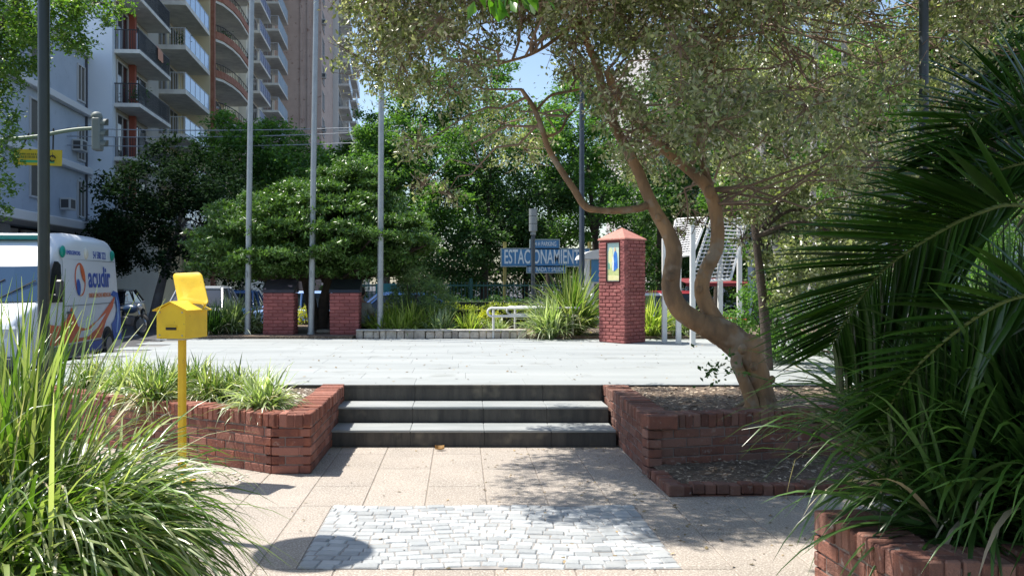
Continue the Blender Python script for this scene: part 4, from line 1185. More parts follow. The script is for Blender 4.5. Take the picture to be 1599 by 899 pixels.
# little grey sensor pole
Y = 19.5; p_ = px(833, 0, Y)
o = thing('pole', 'slim grey pole with a ribbed grey box on top before the parking sign', 'pole', (p_.x, Y, .5))
MB().tube([(0, 0, 0), (0, 0, 2.2)], [.045, .045], 12).build('post', BLUEGREY, o, smooth=True)
q = MB(); q.tube([(0, 0, 2.12), (0, 0, 2.2)], .06, 12)
for k in range(3): q.tube([(0, 0, 2.2 + k * .165), (0, 0, 2.355 + k * .165)], .09, 14)
q.build('ribbed_box', mat('box_grey', (.22, .24, .25), .5), o, smooth=40)
Y = 23.0; p_ = px(909, 0, Y)
o = thing('street_lamp', 'dark lamp post between the parking sign and the brick pillar', 'street lamp', (p_.x, Y, -.15))
MB().tube([(0, 0, 0), (0, 0, .9), (0, 0, .95), (0, 0, 7.0)], [.12, .11, .075, .06], 12).build('pole', BLUEGREY, o, smooth=True)
q = MB(); q.tube([(0, 0, 7), (0, 0, 7.1), (0, 0, 7.3), (0, 0, 7.36)], [.2, .28, .26, .05], 16); q.build('lamp_shade', BLUEGREY, o, smooth=40)
# ticket booth
o = thing('ticket_booth', 'small white booth with a curved roof half hidden by the brick pillar', 'booth', (px(948, 0, 24.5).x, 24.5, -.15))
q = MB(); q.mm(-.6, .6, -.5, .5, 0, 1.9); q.build('wall', WHITEP, o)
q = MB(); q.mm(-.42, .42, -.512, -.502, 1.15, 1.7); q.build('window', GLASS, o)
q = MB(); q.mm(-.5, -.1, -.53, -.515, 1.75, 2.35); q.build('sign_panel', SB, o)
q = MB()
for xx in (-.62, .62): q.mm(xx - .06, xx + .06, -.62, -.5, 0, 2.35)
q.build('column', WHITEP, o)
q = MB(); V = []
for a in np.linspace(0, math.pi, 11):
    for y_ in (-.7, .6): V.append((.8 * math.cos(a), y_, 2.36 + .28 * math.sin(a)))
q.add(V, [[i * 2, i * 2 + 1, i * 2 + 3, i * 2 + 2] for i in range(10)] + [[i * 2 for i in range(11)], [i * 2 + 1 for i in range(11)][::-1], [0, 20, 21, 1]]); q.build('roof', WHITEP, o)
# green iron fence
fe = thing('iron_fence', 'dark green iron railing fence behind the back bed of grasses', 'fence', (-3.4, 26.5, -.15))
FG = mat('fence_green', (.015, .08, .07), .5)
q = MB(); q.mm(0, 7.4, -.02, .02, 1.62, 1.67); q.mm(0, 7.4, -.02, .02, .15, .2)
q.build('rail', FG, fe)
q = MB()
for i in range(68): q.mm(i * .11, i * .11 + .018, -.01, .01, .0, 1.75)
q.build('bars', FG, fe)
for i in range(5): q = MB(); q.mm(i * 1.83, i * 1.83 + .09, -.045, .045, 0, 1.85); q.build('post', FG, fe)
q = MB(); q.mm(.9, 1.6, -.06, -.03, .9, 1.7); q.build('panel', mat('teal_panel', (.03, .17, .16), .5), fe)

# white lattice display stands
def stand(lab, posts, quad, grp):
    o = thing('display_stand', lab, 'display stand', (px(posts[0][0], 0, posts[0][2]).x, posts[0][2], .5), 0, grp)
    L = o.location
    for (xb, ytop, Yd) in posts:
        a = px(xb, 0, Yd); a.z = .5; q = MB(); t = px(xb, ytop, Yd)
        q.box(((a.x - L.x), a.y - L.y, (t.z - .5) / 2), (.085, .085, t.z - .5), 0, .008); q.build('post', WHITEP, o)
    Q = [px(*c_) - L for c_ in quad]       # BL BR TR TL
    def bl(u, v): return Q[0] * (1 - u) * (1 - v) + Q[1] * u * (1 - v) + Q[2] * u * v + Q[3] * (1 - u) * v
    q = MB()
    for i in range(4): q.tube([Q[i], Q[(i + 1) % 4]], .026, 4)
    fr = q.build('frame', WHITEP, o)
    q = MB()
    for t in np.linspace(0, 1, 17)[1:-1]: q.tube([bl(0, t), bl(1, t)], .016, 4)
    for t in np.linspace(0, 1, 9)[1:-1]: q.tube([bl(t, 0), bl(t, 1)], .008, 4)
    q.build('lattice', mat('dull_white', (.5, .5, .5), .6), fr)
g = 'white slatted display stands'
stand('white slatted stand leaning back, nearest the brick pillar, on three posts', [(1038, 372, 16.2), (1060, 400, 15.9), (1082, 345, 15.6)], [(1047, 402, 16.0), (1082, 397, 15.7), (1104, 340, 16.6), (1056, 343, 16.9)], g)
stand('white slatted stand leaning back, behind the forked trunk', [(1125, 360, 16.6), (1155, 340, 17.2)], [(1078, 440, 15.9), (1141, 436, 16.2), (1166, 345, 17.0), (1112, 340, 16.8)], g)
# red awning and cafe posts beyond
o = thing('awning', 'red awning on thin posts beyond the white slatted stands', 'awning', (px(1120, 0, 26).x, 26, -.15))
q = MB(); q.add([(-.9, 0, 1.72), (1.2, 0, 1.72), (1.2, 1.6, 1.86), (-.9, 1.6, 1.86), (-.9, 0, 1.62), (1.2, 0, 1.62)], [[0, 1, 2, 3], [4, 5, 1, 0]]); q.build('canopy', mat('awning_red', (.20, .025, .03), .7), o)
for xx in (-.85, 1.15): q = MB(); q.mm(xx, xx + .05, .02, .07, 0, 1.715); q.build('post', BLUEGREY, o)
o = thing('kiosk', 'blue grey kiosk panel standing behind the white stands', 'kiosk', (px(1186, 0, 22).x, 22, 0))
q = MB(); q.mm(-.16, .16, 0, .4, .3, 2.3, .03); q.build('cabinet', mat('kiosk_blue', (.07, .10, .15), .5), o); q = MB(); q.mm(-.2, .2, -.05, .45, 2.3, 2.38, .02); q.build('roof', BLUEGREY, o); q = MB(); q.mm(-.05, .03, -.012, -.004, 1.9, 2.05); q.build('sign_light', mat('red_panel', (.5, .03, .02), .4), o)
# ------------------------------------------------------------------ vegetation
def leafm(name, c, c3, rough=.38, transl=.3, island=.35, spec=.5): return mat(name, c, rough, island=island, col3=c3, transl=transl, spec=spec)
OLIVE = leafm('olive_leaves', (.15, .185, .08), (.36, .36, .27), .28, .32, island=.55, spec=.6)
GREEN = leafm('street_tree_leaves', (.07, .15, .025), (.15, .22, .04), .4, .42)
DARK = leafm('dark_leaves', (.04, .095, .025), (.07, .13, .035), .5, .3, spec=.35)
MID = leafm('mid_green_leaves', (.07, .16, .038), (.14, .24, .06), .5, .4, spec=.35)
GLOSS = leafm('glossy_leaves', (.075, .15, .035), (.115, .20, .05), .35, .2, spec=.45)
BARK = mat('brown_bark', (.38, .225, .11), .85, (.12, .08, .05), 5, stretch=(1, 1, .35), bump=1.0, bscale=26, speck=(6, (.30, .23, .16), .52, .66))
BARKD = mat('dark_bark', (.09, .065, .05), .9, (.05, .04, .03), 8, bump=.7)
BARKW = mat('pale_bark', (.55, .53, .52), .8, (.34, .31, .29), 5, stretch=(1, 1, .5), bump=.5, speck=(4, (.10, .09, .08), .58, .64))
TWIG = mat('twig_brown', (.25, .18, .13), .9, (.16, .11, .08), 10)

def twigs_mb(q, srcs, dst, r=.012, wob=.25, n=4):
    for c in dst:
        c = Vector(c[:3]); s = min(srcs, key=lambda p: (Vector(p) - c).length + random.uniform(0, .5))
        s = Vector(s); pts = [s]
        L = (c - s).length
        for k in range(1, n): pts.append(s.lerp(c, k / n) + Vector((random.uniform(-1, 1), random.uniform(-1, 1), random.uniform(-.6, 1))) * wob * L * .35)
        pts.append(c)
        q.tube(pts, [r * (1 - .7 * k / n) for k in range(n + 1)], 4, cap=False)

STREETD = leafm('shade_darkened_street_leaves', (.014, .032, .014), (.02, .045, .016), .85, .12, spec=.06)  # leaf colour darkened to carry the shade of the buildings
def tree(name, label, base, trunk_top, clumps, leaf, n, m, bark=None, r0=.18, flat=.8, cat='tree', sub=16, sig=.17, group=None, forks=4, droop=.1, horiz=.55):
    """clumps in world coordinates (x,y,z,r)"""
    o = thing(name, label, cat, base, 0, group)
    B = Vector(base)
    cl = [(c[0] - B.x, c[1] - B.y, c[2] - B.z, c[3]) for c in clumps]
    T = Vector(trunk_top) - B
    q = MB()
    mid = T * .5 + Vector((random.uniform(-.1, .1), random.uniform(-.1, .1), 0)) * T.length * .3
    pth = smooth_path([(0, 0, 0), tuple(mid), tuple(T)], 5)
    q.tube(pth, np.linspace(r0, r0 * .6, len(pth)), 9)
    big = sorted(cl, key=lambda c: -c[3])[:max(forks, 3)]
    ends = []
    for c in big:
        e = Vector(c[:3]); mm_ = T.lerp(e, .5) + Vector((0, 0, .15 * (e - T).length))
        p2 = smooth_path([tuple(T * .92), tuple(mm_), tuple(e)], 4)
        q.tube(p2, np.linspace(r0 * .5, r0 * .15, len(p2)), 6, cap=False); ends += [tuple(p) for p in p2[2:]]
    q.build('trunk', bark or BARKD, o, smooth=True)
    tw = MB(); twigs_mb(tw, ends + [tuple(T)], cl, r=r0 * .16)
    tw.build('branches', bark or BARKD, o)
    P = clump_points(cl, int(n * 1.7), flat, sub, sig)
    V, T_ = leaf_arrays(P, leaf * 1.1, leaf * .6, droop, 1, horiz)
    nmesh('crown', V, T_, m, o)
    return o
def pc(lst, Y, dy=1.0):
    out = []
    for (x, y, r) in lst:
        Yc = Y + random.uniform(-dy, dy); p = px(x, y, Yc); out.append((p.x, p.y, p.z, r / 1400 * Yc))
    return out

# --- the crooked tree, limb by limb
YT = 7.95
tb = px(1190, 640, YT); tb.z = .44
DENS = 1.8
ct = thing('crooked_tree', 'crooked tree with bare orange-brown forking trunk and wide small-leaved crown', 'tree', tb)
def limb(pts, k=5):
    P = [tuple(px(a, b, YT + d) - tb) for a, b, d, r in pts]; rr = [r * (.84 if r > 22 else .76) / 1400 * YT for *_, r in pts]
    P4 = [(*p, r) for p, r in zip(P, rr)]
    s = smooth_path(P4, k); return [p[:3] for p in s], [max(.004, p[3]) for p in s]
q = MB(); srcs = []
TRUNK = [(1197, 648, 0, 29), (1190, 620, 0, 24), (1182, 585, 0, 23), (1170, 558, 0, 25), (1150, 535, 0, 27), (1125, 518, 0, 26), (1095, 506, 0, 22)]
limbs = [TRUNK,
    [(1120, 517, 0, 21), (1085, 500, 0, 21), (1060, 480, 0, 20), (1048, 450, -.02, 18.5), (1050, 420, -.03, 17.5), (1053, 390, 0, 16.5), (1042, 360, .05, 15), (1027, 335, .08, 13.5), (1010, 300, .1, 12), (996, 265, .1, 11), (975, 225, .1, 10), (955, 185, .1, 9.5), (940, 140, .15, 9), (935, 110, .2, 8), (915, 60, .2, 7), (905, 25, .2, 6), (900, -60, .2, 5)],
    [(1150, 540, .04, 19), (1122, 505, .06, 18), (1103, 475, .1, 16.5), (1096, 448, .12, 15.5), (1104, 420, .15, 15), (1118, 392, .18, 14.5), (1121, 360, .2, 14), (1117, 325, .2, 14), (1106, 295, .2, 13), (1080, 268, .2, 11.5), (1045, 240, .2, 10), (1010, 205, .2, 9.5), (985, 180, .2, 9), (962, 145, .2, 8.5), (948, 110, .2, 8)],
    [(1112, 300, .2, 9), (1103, 272, .25, 9), (1095, 235, .3, 9), (1094, 190, .3, 8.5), (1103, 140, .35, 8.5), (1112, 100, .35, 8), (1128, 50, .4, 7.5), (1150, 15, .4, 7), (1175, -40, .4, 6)],
    [(1015, 318, .1, 9), (1000, 325, .05, 8), (965, 329, 0, 7), (935, 328, 0, 6.5), (914, 322, 0, 7.5), (897, 296, 0, 7), (878, 268, .05, 6.5), (858, 235, .1, 6), (848, 205, .1, 5.5), (835, 170, .1, 5), (815, 140, .1, 4)],
    [(836, 175, .1, 3), (860, 150, .2, 3), (890, 143, .3, 2.6), (925, 135, .4, 2)],
    [(850, 215, .1, 3), (875, 205, .2, 3), (885, 185, .3, 2.5), (900, 170, .4, 2)],
    [(1130, 50, .4, 5), (1165, 40, .6, 5), (1210, 0, .8, 4)],
    [(918, 65, .2, 6), (870, 10, .0, 5.5), (780, -45, 0, 5), (680, -60, .2, 4), (580, -30, .5, 3)],
    [(870, 10, 0, 5), (800, -120, -.6, 4.5), (720, -200, -1.0, 4), (650, -240, -1.2, 3)],
    [(912, 55, .2, 6), (960, -80, -.4, 5), (980, -220, -1.0, 4), (1050, -320, -1.4, 3)],
    [(905, 30, .2, 4), (870, 60, 0, 4), (830, 85, -.2, 3), (780, 100, -.3, 2.5)],
    [(1155, 545, -.06, 10), (1150, 565, -.08, 12), (1160, 590, -.1, 12), (1172, 620, -.1, 14), (1178, 648, -.1, 16)]]
for L_ in limbs:
    P, r_ = limb(L_); q.tube(P, r_, 14 if L_[0][3] > 12 else 8, wob=.035); srcs += P[len(P) // 2:] if L_ is not TRUNK else []
q.add(*ellip(tuple(px(1170, 540, YT) - tb), (.14, .13, .11))); 
q.build('trunk', BARK, ct, smooth=80)
bx_ = [500, 520, 560, 600, 650, 700, 760, 820, 880, 950, 1010, 1060, 1110, 1160, 1250, 1350, 1440]
by_ = [40, 90, 150, 185, 270, 300, 305, 285, 270, 255, 320, 290, 270, 340, 390, 380, 340]
cl = []
tries = 0
while len(cl) < 235 and tries < 30000:
    tries += 1
    a = random.uniform(0, 6.283); rr = math.sqrt(random.random())
    X = 2.2 + 3.6 * rr * math.cos(a); Yc = 8.3 + 2.1 * rr * math.sin(a); z = random.uniform(1.8, 5.3)
    if random.random() < .45: X = random.uniform(-1.8, 2.6); Yc = random.uniform(6.3, 9.6); z = random.uniform(3.6, 5.2)
    elif X < -.4 : Yc = random.uniform(8.5, 9.8)
    r_ = random.uniform(.24, .46)
    xp = 720 + X / Yc * 1400; yp = 440 - (z - 1.6) / Yc * 1400; rp = r_ / Yc * 1400
    if xp - rp < 500: continue
    if yp + rp * .8 > np.interp(xp, bx_, by_): continue
    if yp > -60 and math.hypot(xp - 825, yp - 95) < 46 + rp * .35 and Yc < 20: continue
    if yp > 0 and math.hypot(xp - 735, yp - 125) < 18: continue
    # keep the platform sunny: shadow must fall short of its far part
    Xs, Ys = X + .5 * z, Yc - .19 * z
    if Xs - r_ < (.55 if Ys < 8.3 else .95) - (.5 if X < -.3 and yp > 0 else 0): continue
    if Ys - r_ < 5.55 or Ys - .1 > 9.55: continue
    if any((Vector((X, Yc, z)) - Vector(c[:3])).length < .26 for c in cl): continue
    cl.append((X, Yc, z, r_))
k = 0
while k < 150:
    Xs, Ys = random.uniform(.55, 4.3), random.uniform(5.6, 8.5); z = random.uniform(3.9, 5.4); r_ = random.uniform(.22, .38)
    if Ys < 6.1 and Xs < 1.3: continue
    if 6.75 < Ys < 7.15 and Xs < 1.6: continue
    X, Yc = Xs - .5 * z, Ys + .19 * z
    yp = 440 - (z - 1.6) / Yc * 1400; xp = 720 + X / Yc * 1400
    if yp > 60 or (yp > -30 and math.hypot(xp - 825, yp - 95) < 70) or (xp < 560 and yp > -60): continue
    cl.append((X, Yc, z, r_)); k += 1
cl += pc([(1068, 322, 26), (1090, 345, 20), (1142, 335, 26), (1160, 375, 22), (1060, 362, 16), (1180, 340, 26), (660, 290, 26), (700, 300, 28)], 9.0, .3)
cl_l = [(c[0] - tb.x, c[1] - tb.y, c[2] - tb.z, c[3]) for c in cl]
q = MB(); twigs_mb(q, srcs, cl_l, r=.013, wob=.3, n=5)
fine = []
for c in cl_l:
    for _ in range(14):
        d = Vector((random.gauss(0, 1), random.gauss(0, 1), random.gauss(-.2, 1))).normalized() * c[3] * random.uniform(.6, 1.3)
        m_ = d * .5 + Vector((random.uniform(-1, 1), random.uniform(-1, 1), random.uniform(-1, 1))) * .09
        C0 = Vector(c[:3]); q.tube([C0, C0 + m_, C0 + d], [.006, .0045, .002], 3, cap=False)
q.build('branches', TWIG, ct)
P = clump_points(cl_l, 105000, .85, 14, .15)
V, T_ = leaf_arrays(P, .062, .03, .55)
nmesh('crown', V, T_, OLIVE, ct)
P = clump_points(cl_l, 26000, .9, 14, .22)
V, T_ = leaf_arrays(P, .045, .02, .4)
nmesh('pale_leaves', V, T_, mat('silvery_leaves', (.50, .50, .42), .35, island=.35, col3=(.34, .27, .18), transl=.2), ct)
for k in range(6):
    a = k * 1.05 + .3; rq = MB(); rq.tube([(.04 * math.cos(a), .04 * math.sin(a), .16), (.13 * math.cos(a), .13 * math.sin(a), .06), (.26 * math.cos(a + .2), .26 * math.sin(a + .2), .01)], [.06, .045, .015], 7); rq.build('root', BARK, ct, smooth=True)
for (a, b_, c_, rr) in ((1178, 572, -.17, .035), (1206, 592, -.16, .03), (1048, 432, -.1, .035), (1160, 545, -.19, .04), (1108, 300, .08, .05), (1092, 452, .0, .03), (1028, 340, .0, .03)):
    kq = MB(); kq.add(*ellip(tuple(px(a, b_, YT + c_) - tb), (rr, rr * .7, rr * 1.2), 10, 7)); kq.build('knot', BARK, ct, smooth=80)
# sprout of leaves low on the trunk
P = np.array([list(px(1125, 575, 7.6) - tb)]) + rng.normal(size=(70, 3)) * [.11, .06, .08]
V, T_ = leaf_arrays(P, .055, .03, .3); nmesh('shoot_leaves', V, T_, DARK, ct)

# --- overhanging broad-leaved tree above the palm
cl = []
while len(cl) < 80:
    c = (random.uniform(-1.6, 4.6), random.uniform(3.2, 6.6), random.uniform(4.9, 6.8), random.uniform(.35, .55))
    xs, ys = c[0] + .5 * c[2], c[1] - .19 * c[2]
    if xs - c[3] < 1.75 or xs > 6 or ys + c[3] > 5.6 or (xs < 2.4 and ys + c[3] > 4.7): continue
    cl.append(c)
sp = [(*px(770, -14, 4.6), .10), (*px(800, -4, 4.6), .10), (*px(826, -6, 4.6), .08)]
ov = tree('broadleaf_tree', 'overhanging tree showing only a sprig of broad bright green leaves at the top', (6.2, 3.2, 0), (4.6, 3.8, 4.6), cl, .13, 17000, leafm('broad_leaves', (.06, .16, .015), (.09, .2, .02), .35, .45), r0=.2, flat=.7, sub=14, sig=.22)
P = np.array([[*(Vector(c[:3]) - Vector((6.2, 3.2, 0)))] for c in sp for _ in range(9)]) + rng.normal(size=(27, 3)) * [.05, .03, .03]
V, T_ = leaf_arrays(P, .11, .055, 1.6); nmesh('hanging_sprig', V, T_, MATS['broad_leaves'], ov)
q = MB(); q.tube([px(770, -14, 4.6) - Vector((6.2, 3.2, 0)), px(850, -90, 4.7) - Vector((6.2, 3.2, 0)), Vector((2, 4.4, 5.2)) - Vector((6.2, 3.2, 0)), Vector((4.6, 3.8, 4.7)) - Vector((6.2, 3.2, 0))], [.006, .012, .03, .06], 5); q.build('long_branch', BARKD, ov)

# --- street tree top-left
cl = pc([(20, 20, 60), (90, 8, 62), (150, 18, 42), (112, 62, 40), (45, 85, 50), (5, 105, 45), (62, 40, 60), (182, 5, 30), (8, 180, 30), (20, 215, 26), (12, 250, 26), (14, 290, 24), (2, 330, 26), (70, -40, 70), (140, -40, 50), (-40, 40, 80), (-60, 140, 80), (-50, 240, 60), (-80, -40, 90), (20, 135, 26)], 20, .9)
tree('street_tree', 'bright green street tree reaching in over the lamp post beside the white building', (-11.9, 20, -.15), (-11.7, 20, 4.0), cl, .095, 15000, GREEN, r0=.17, sub=26, sig=.13)
# --- dark street trees
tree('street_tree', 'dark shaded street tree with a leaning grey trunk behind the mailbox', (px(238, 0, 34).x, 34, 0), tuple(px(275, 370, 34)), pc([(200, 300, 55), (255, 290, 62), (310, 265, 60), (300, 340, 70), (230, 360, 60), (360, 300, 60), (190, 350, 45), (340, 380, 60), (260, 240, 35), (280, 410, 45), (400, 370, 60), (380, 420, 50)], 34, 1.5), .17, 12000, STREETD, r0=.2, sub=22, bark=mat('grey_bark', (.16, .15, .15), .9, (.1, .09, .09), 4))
tree('street_tree', 'taller green street tree in front of the brick balconies', (px(420, 0, 39).x, 39, 0), tuple(px(415, 330, 39)), pc([(350, 205, 34), (380, 215, 36), (340, 240, 45), (390, 235, 45), (430, 225, 42), (470, 235, 36), (450, 270, 50), (410, 280, 60), (360, 280, 50), (500, 280, 45), (480, 320, 50), (440, 200, 22), (352, 180, 14), (520, 300, 40)], 39, 1.5), .18, 13000, MID, r0=.22, sub=22)
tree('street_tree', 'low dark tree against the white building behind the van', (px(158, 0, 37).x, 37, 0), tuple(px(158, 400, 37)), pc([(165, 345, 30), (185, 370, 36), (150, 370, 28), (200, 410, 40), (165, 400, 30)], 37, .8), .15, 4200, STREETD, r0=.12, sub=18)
tree('street_tree', 'distant street tree at the end of the balcony row', (px(540, 0, 60).x, 60, 0), tuple(px(540, 330, 60)), pc([(520, 255, 28), (560, 250, 30), (590, 240, 34), (545, 280, 40), (600, 280, 45), (500, 290, 30), (545, 226, 12)], 60, 2), .28, 6000, MID, r0=.25, sub=20)

# --- flat-topped clipped tree behind the plinths
Y = 19.6
pads = []
for (y, xa, xb, rp) in ((424, 352, 628, 26), (410, 308, 655, 27), (386, 298, 686, 29), (362, 330, 676, 30), (338, 346, 652, 30), (316, 376, 626, 28), (296, 425, 608, 25), (276, 490, 596, 20)):
    cxp = (xa + xb) / 2 + random.uniform(-6, 6); rx = (xb - xa) / 2 - rp * .5; ph1, ph2 = random.uniform(0, 6), random.uniform(0, 6)
    for ringf in (1.0, .62, .25):
        n_ = max(3, int(2 * math.pi * rx * ringf / (rp * 1.35)))
        for k in range(n_):
            a = 2 * math.pi * (k + random.uniform(-.3, .3)) / n_
            Yc = Y + math.sin(a) * rx * ringf * .72 / 1400 * Y; p = px(cxp + math.cos(a) * rx * ringf + random.uniform(-6, 6), y + random.uniform(-13, 13) + 9 * math.sin(2 * a + ph1) + 6 * math.sin(3 * a + ph2) - (1 - ringf) * 8, Yc)
            pads.append((p.x, Yc, max(p.z, 1.74), rp / 1400 * Y * random.uniform(.7, 1.35)))
b0 = px(505, 0, Y)
ft = thing('flat_topped_tree', 'broad low tree clipped into flat glossy green tiers behind the flagpoles', 'tree', (b0.x, Y, .45))
q = MB(); B = Vector((b0.x, Y, .45)); T = Vector((.15, 0, 1.3))
for s in (-.14, 0, .15):
    q.tube([(s, 0, 0), (s * 2.0, .1, .7), tuple(T + Vector((s * 4, 0, 0)))], [.15, .12, .09], 8)
ends = []
for c in pads[::9]:
    e = Vector(c[:3]) - B; q.tube([tuple(T), tuple(T.lerp(e, .5) + Vector((0, 0, -.15))), tuple(e)], [.07, .045, .015], 5, cap=False)
q.build('trunk', BARKD, ft, smooth=True)
padl = [(c[0] - B.x, c[1] - B.y, c[2] - B.z, c[3]) for c in pads]
vol = [(px(x, y, Y).x - B.x, random.uniform(-1.3, 1.3), px(x, y, Y).z - B.z, .5) for x in range(330, 670, 22) for y in (330, 365, 400, 418) if abs(x - 495) < 165 - abs(385 - y) * .5]
P = np.concatenate([clump_points(padl, 130000, .42, 30, .1, shell=.35, top=.9), clump_points(vol, 16000, .6, 20, .2, shell=.3)])
V, T_ = leaf_arrays(P, .10, .042, -.35, 1, .45); nmesh('crown', V, T_, GLOSS, ft)

# --- park trees behind, individually
park = [
 ('park tree with light green leaves rising beyond the flat-topped tree', 600, 34, 300, [(575, 225, 40), (610, 215, 45), (650, 235, 50), (600, 270, 50), (560, 265, 34), (640, 290, 55), (690, 270, 50), (590, 320, 50), (655, 345, 50), (700, 320, 45)], MID, 13000, .15),
 ('dark park tree directly behind the grey pole and box', 760, 34, 380, [(730, 290, 60), (780, 330, 70), (740, 380, 60), (800, 390, 50), (700, 400, 45), (850, 300, 60), (840, 360, 50), (770, 240, 60), (720, 440, 40)], DARK, 14000, .14),
 ('mid green park tree behind the parking sign', 930, 35, 360, [(870, 250, 60), (920, 300, 60), (890, 345, 45), (960, 260, 60), (980, 330, 55), (930, 360, 40), (840, 220, 50), (1010, 390, 50), (905, 200, 60)], MID, 14000, .14),
 ('park tree filling the gap behind the brick pillar', 1030, 31.5, 400, [(1010, 420, 45), (1050, 380, 55), (1030, 330, 60), (1090, 330, 60), (1080, 260, 70), (1110, 400, 45), (1030, 250, 60)], DARK, 12000, .13),
 ('leafy park tree behind the white slatted stands', 1200, 27, 400, [(1150, 300, 60), (1210, 330, 60), (1180, 240, 60), (1250, 280, 70), (1230, 390, 50), (1150, 390, 40), (1290, 350, 60), (1180, 450, 45)], MID, 12000, .13),
 ('tall park tree whose crown shows above the palm', 1400, 24, 380, [(1330, 220, 70), (1390, 170, 70), (1440, 240, 80), (1380, 300, 70), (1330, 330, 60), (1420, 350, 70), (1290, 140, 60), (1350, 90, 70)], MID, 14000, .12),
 ('dense dark evergreen behind the blue grey lamp post', 1540, 16, 330, [(1500, 60, 80), (1570, 30, 80), (1540, 130, 70), (1480, 170, 50), (1600, 150, 80), (1500, -10, 80), (1580, 230, 70), (1500, 260, 60), (1640, 60, 90), (1460, 90, 40), (1620, 300, 70), (1540, 330, 60)], DARK, 20000, .10),
 ('far park tree glimpsed through the crooked crown', 860, 48, 300, [(780, 170, 50), (840, 200, 55), (900, 150, 60), (960, 190, 60), (1020, 160, 60), (1080, 180, 60), (720, 220, 40)], MID, 9000, .2),
 ('far dark park tree between the pillar and the white-barked trees', 1120, 42, 300, [(1060, 120, 60), (1120, 150, 60), (1180, 120, 60), (1240, 170, 60), (1160, 220, 60), (1100, 230, 50), (1230, 80, 60)], DARK, 10000, .18),
]
park += [
 ('tall distant tree topping the gap of sky beyond the flagpoles', 640, 58, 250, [(600, 190, 45), (650, 160, 50), (700, 130, 50), (740, 180, 55), (630, 230, 50), (690, 210, 55), (770, 110, 40), (580, 240, 40)], MID, 12000, .22),
 ('broad distant park tree at the end nearest the street', 640, 52, 330, [(580, 300, 60), (620, 350, 70), (560, 380, 60), (680, 380, 70), (640, 430, 60), (740, 330, 60), (600, 250, 40), (700, 450, 50), (550, 430, 50)], MID, 13000, .22),
 ('broad distant park tree behind the grey pole', 820, 55, 330, [(780, 300, 70), (840, 340, 80), (900, 300, 70), (800, 400, 70), (880, 400, 70), (760, 440, 60), (930, 430, 60), (850, 440, 60), (830, 250, 60)], DARK, 15000, .24),
 ('broad distant park tree behind the white slatted stands', 1040, 50, 330, [(980, 300, 70), (1040, 350, 80), (1100, 300, 80), (1000, 400, 70), (1090, 400, 70), (1160, 380, 70), (1050, 440, 60), (1130, 450, 60), (1180, 300, 60)], DARK, 15000, .22),
 ('distant park tree beyond the white-barked trunks', 1300, 44, 330, [(1220, 150, 70), (1300, 120, 80), (1240, 250, 80), (1330, 240, 80), (1220, 400, 80), (1310, 420, 90), (1400, 380, 90), (1400, 80, 80), (1280, 330, 80)], DARK, 15000, .2),
]
for (lab, xt, Y, yt, cls, m_, n, lf) in park:
    b_ = px(xt, 0, Y)
    tree('park_tree', lab, (b_.x, Y, -.1), tuple(px(xt, yt, Y)), pc(cls, Y, 1.6), lf, n, m_, r0=.2, sub=20, sig=.15)

# --- white-barked trees: bare pale trunks with thin crowns
for (lab, Y, pts) in (('pale white trunk, the straight tall one under the top edge', 18.5, [(1330, 560, 9), (1326, 400, 8), (1322, 250, 7), (1320, 120, 6.5), (1317, 30, 5)]),
                      ('pale white trunk leaning slightly, just before the straight tall one', 19.5, [(1262, 560, 8), (1270, 400, 7), (1270, 260, 6.5), (1274, 120, 6), (1272, 40, 5)]),
                      ('white peeling trunk leaning away, with dark flecks, nearest the crooked tree', 17.5, [(1236, 560, 9), (1222, 440, 9), (1208, 360, 8), (1198, 300, 7), (1192, 240, 6), (1188, 180, 5)]),
                      ('white peeling trunk slanting strongly towards the palm', 17.0, [(1310, 480, 9), (1288, 400, 9), (1262, 330, 8), (1244, 285, 7), (1228, 238, 6), (1218, 190, 5)])):
    b_ = px(pts[0][0], 0, Y); b_.z = .45
    o = thing('white_barked_tree', lab, 'tree', b_, 0, None)
    pth = smooth_path([(0, 0, -.1, pts[0][2] * .75 / 1400 * Y)] + [(*(px(a, c, Y) - b_), r * .75 / 1400 * Y) for a, c, r in pts], 4)
    q = MB(); q.tube([p[:3] for p in pth], [p[3] for p in pth], 9, wob=.05); q.build('trunk', BARKW, o, smooth=True)
    top = Vector(pth[-1][:3]); cl = [(top.x + random.uniform(-1, 1), top.y + random.uniform(-.8, .8), top.z + random.uniform(-.3, 1.6), random.uniform(.4, .7)) for _ in range(7)]
    q = MB(); twigs_mb(q, [tuple(p[:3]) for p in pth[-6:]], cl, r=.03); q.build('branches', BARKW, o)
    V, T_ = leaf_arrays(clump_points(cl, 3000, .9, 14, .2), .09, .035, .8); nmesh('crown', V, T_, OLIVE, o)

# --- slender dark tree and thicket filling the gap left of the palm
tree('slender_tree', 'slender dark-stemmed tree just behind the fork of the crooked tree', (px(1200, 0, 11.2).x, 11.2, .45), tuple(px(1178, 350, 11.2)), pc([(1150, 260, 40), (1185, 300, 44), (1215, 350, 44), (1240, 290, 44), (1255, 400, 44), (1195, 410, 30), (1290, 340, 50), (1300, 430, 50), (1230, 460, 36), (1340, 390, 50), (1320, 260, 50)], 11.2, .7), .065, 7500, OLIVE, r0=.07, sub=22, sig=.2, horiz=.1)
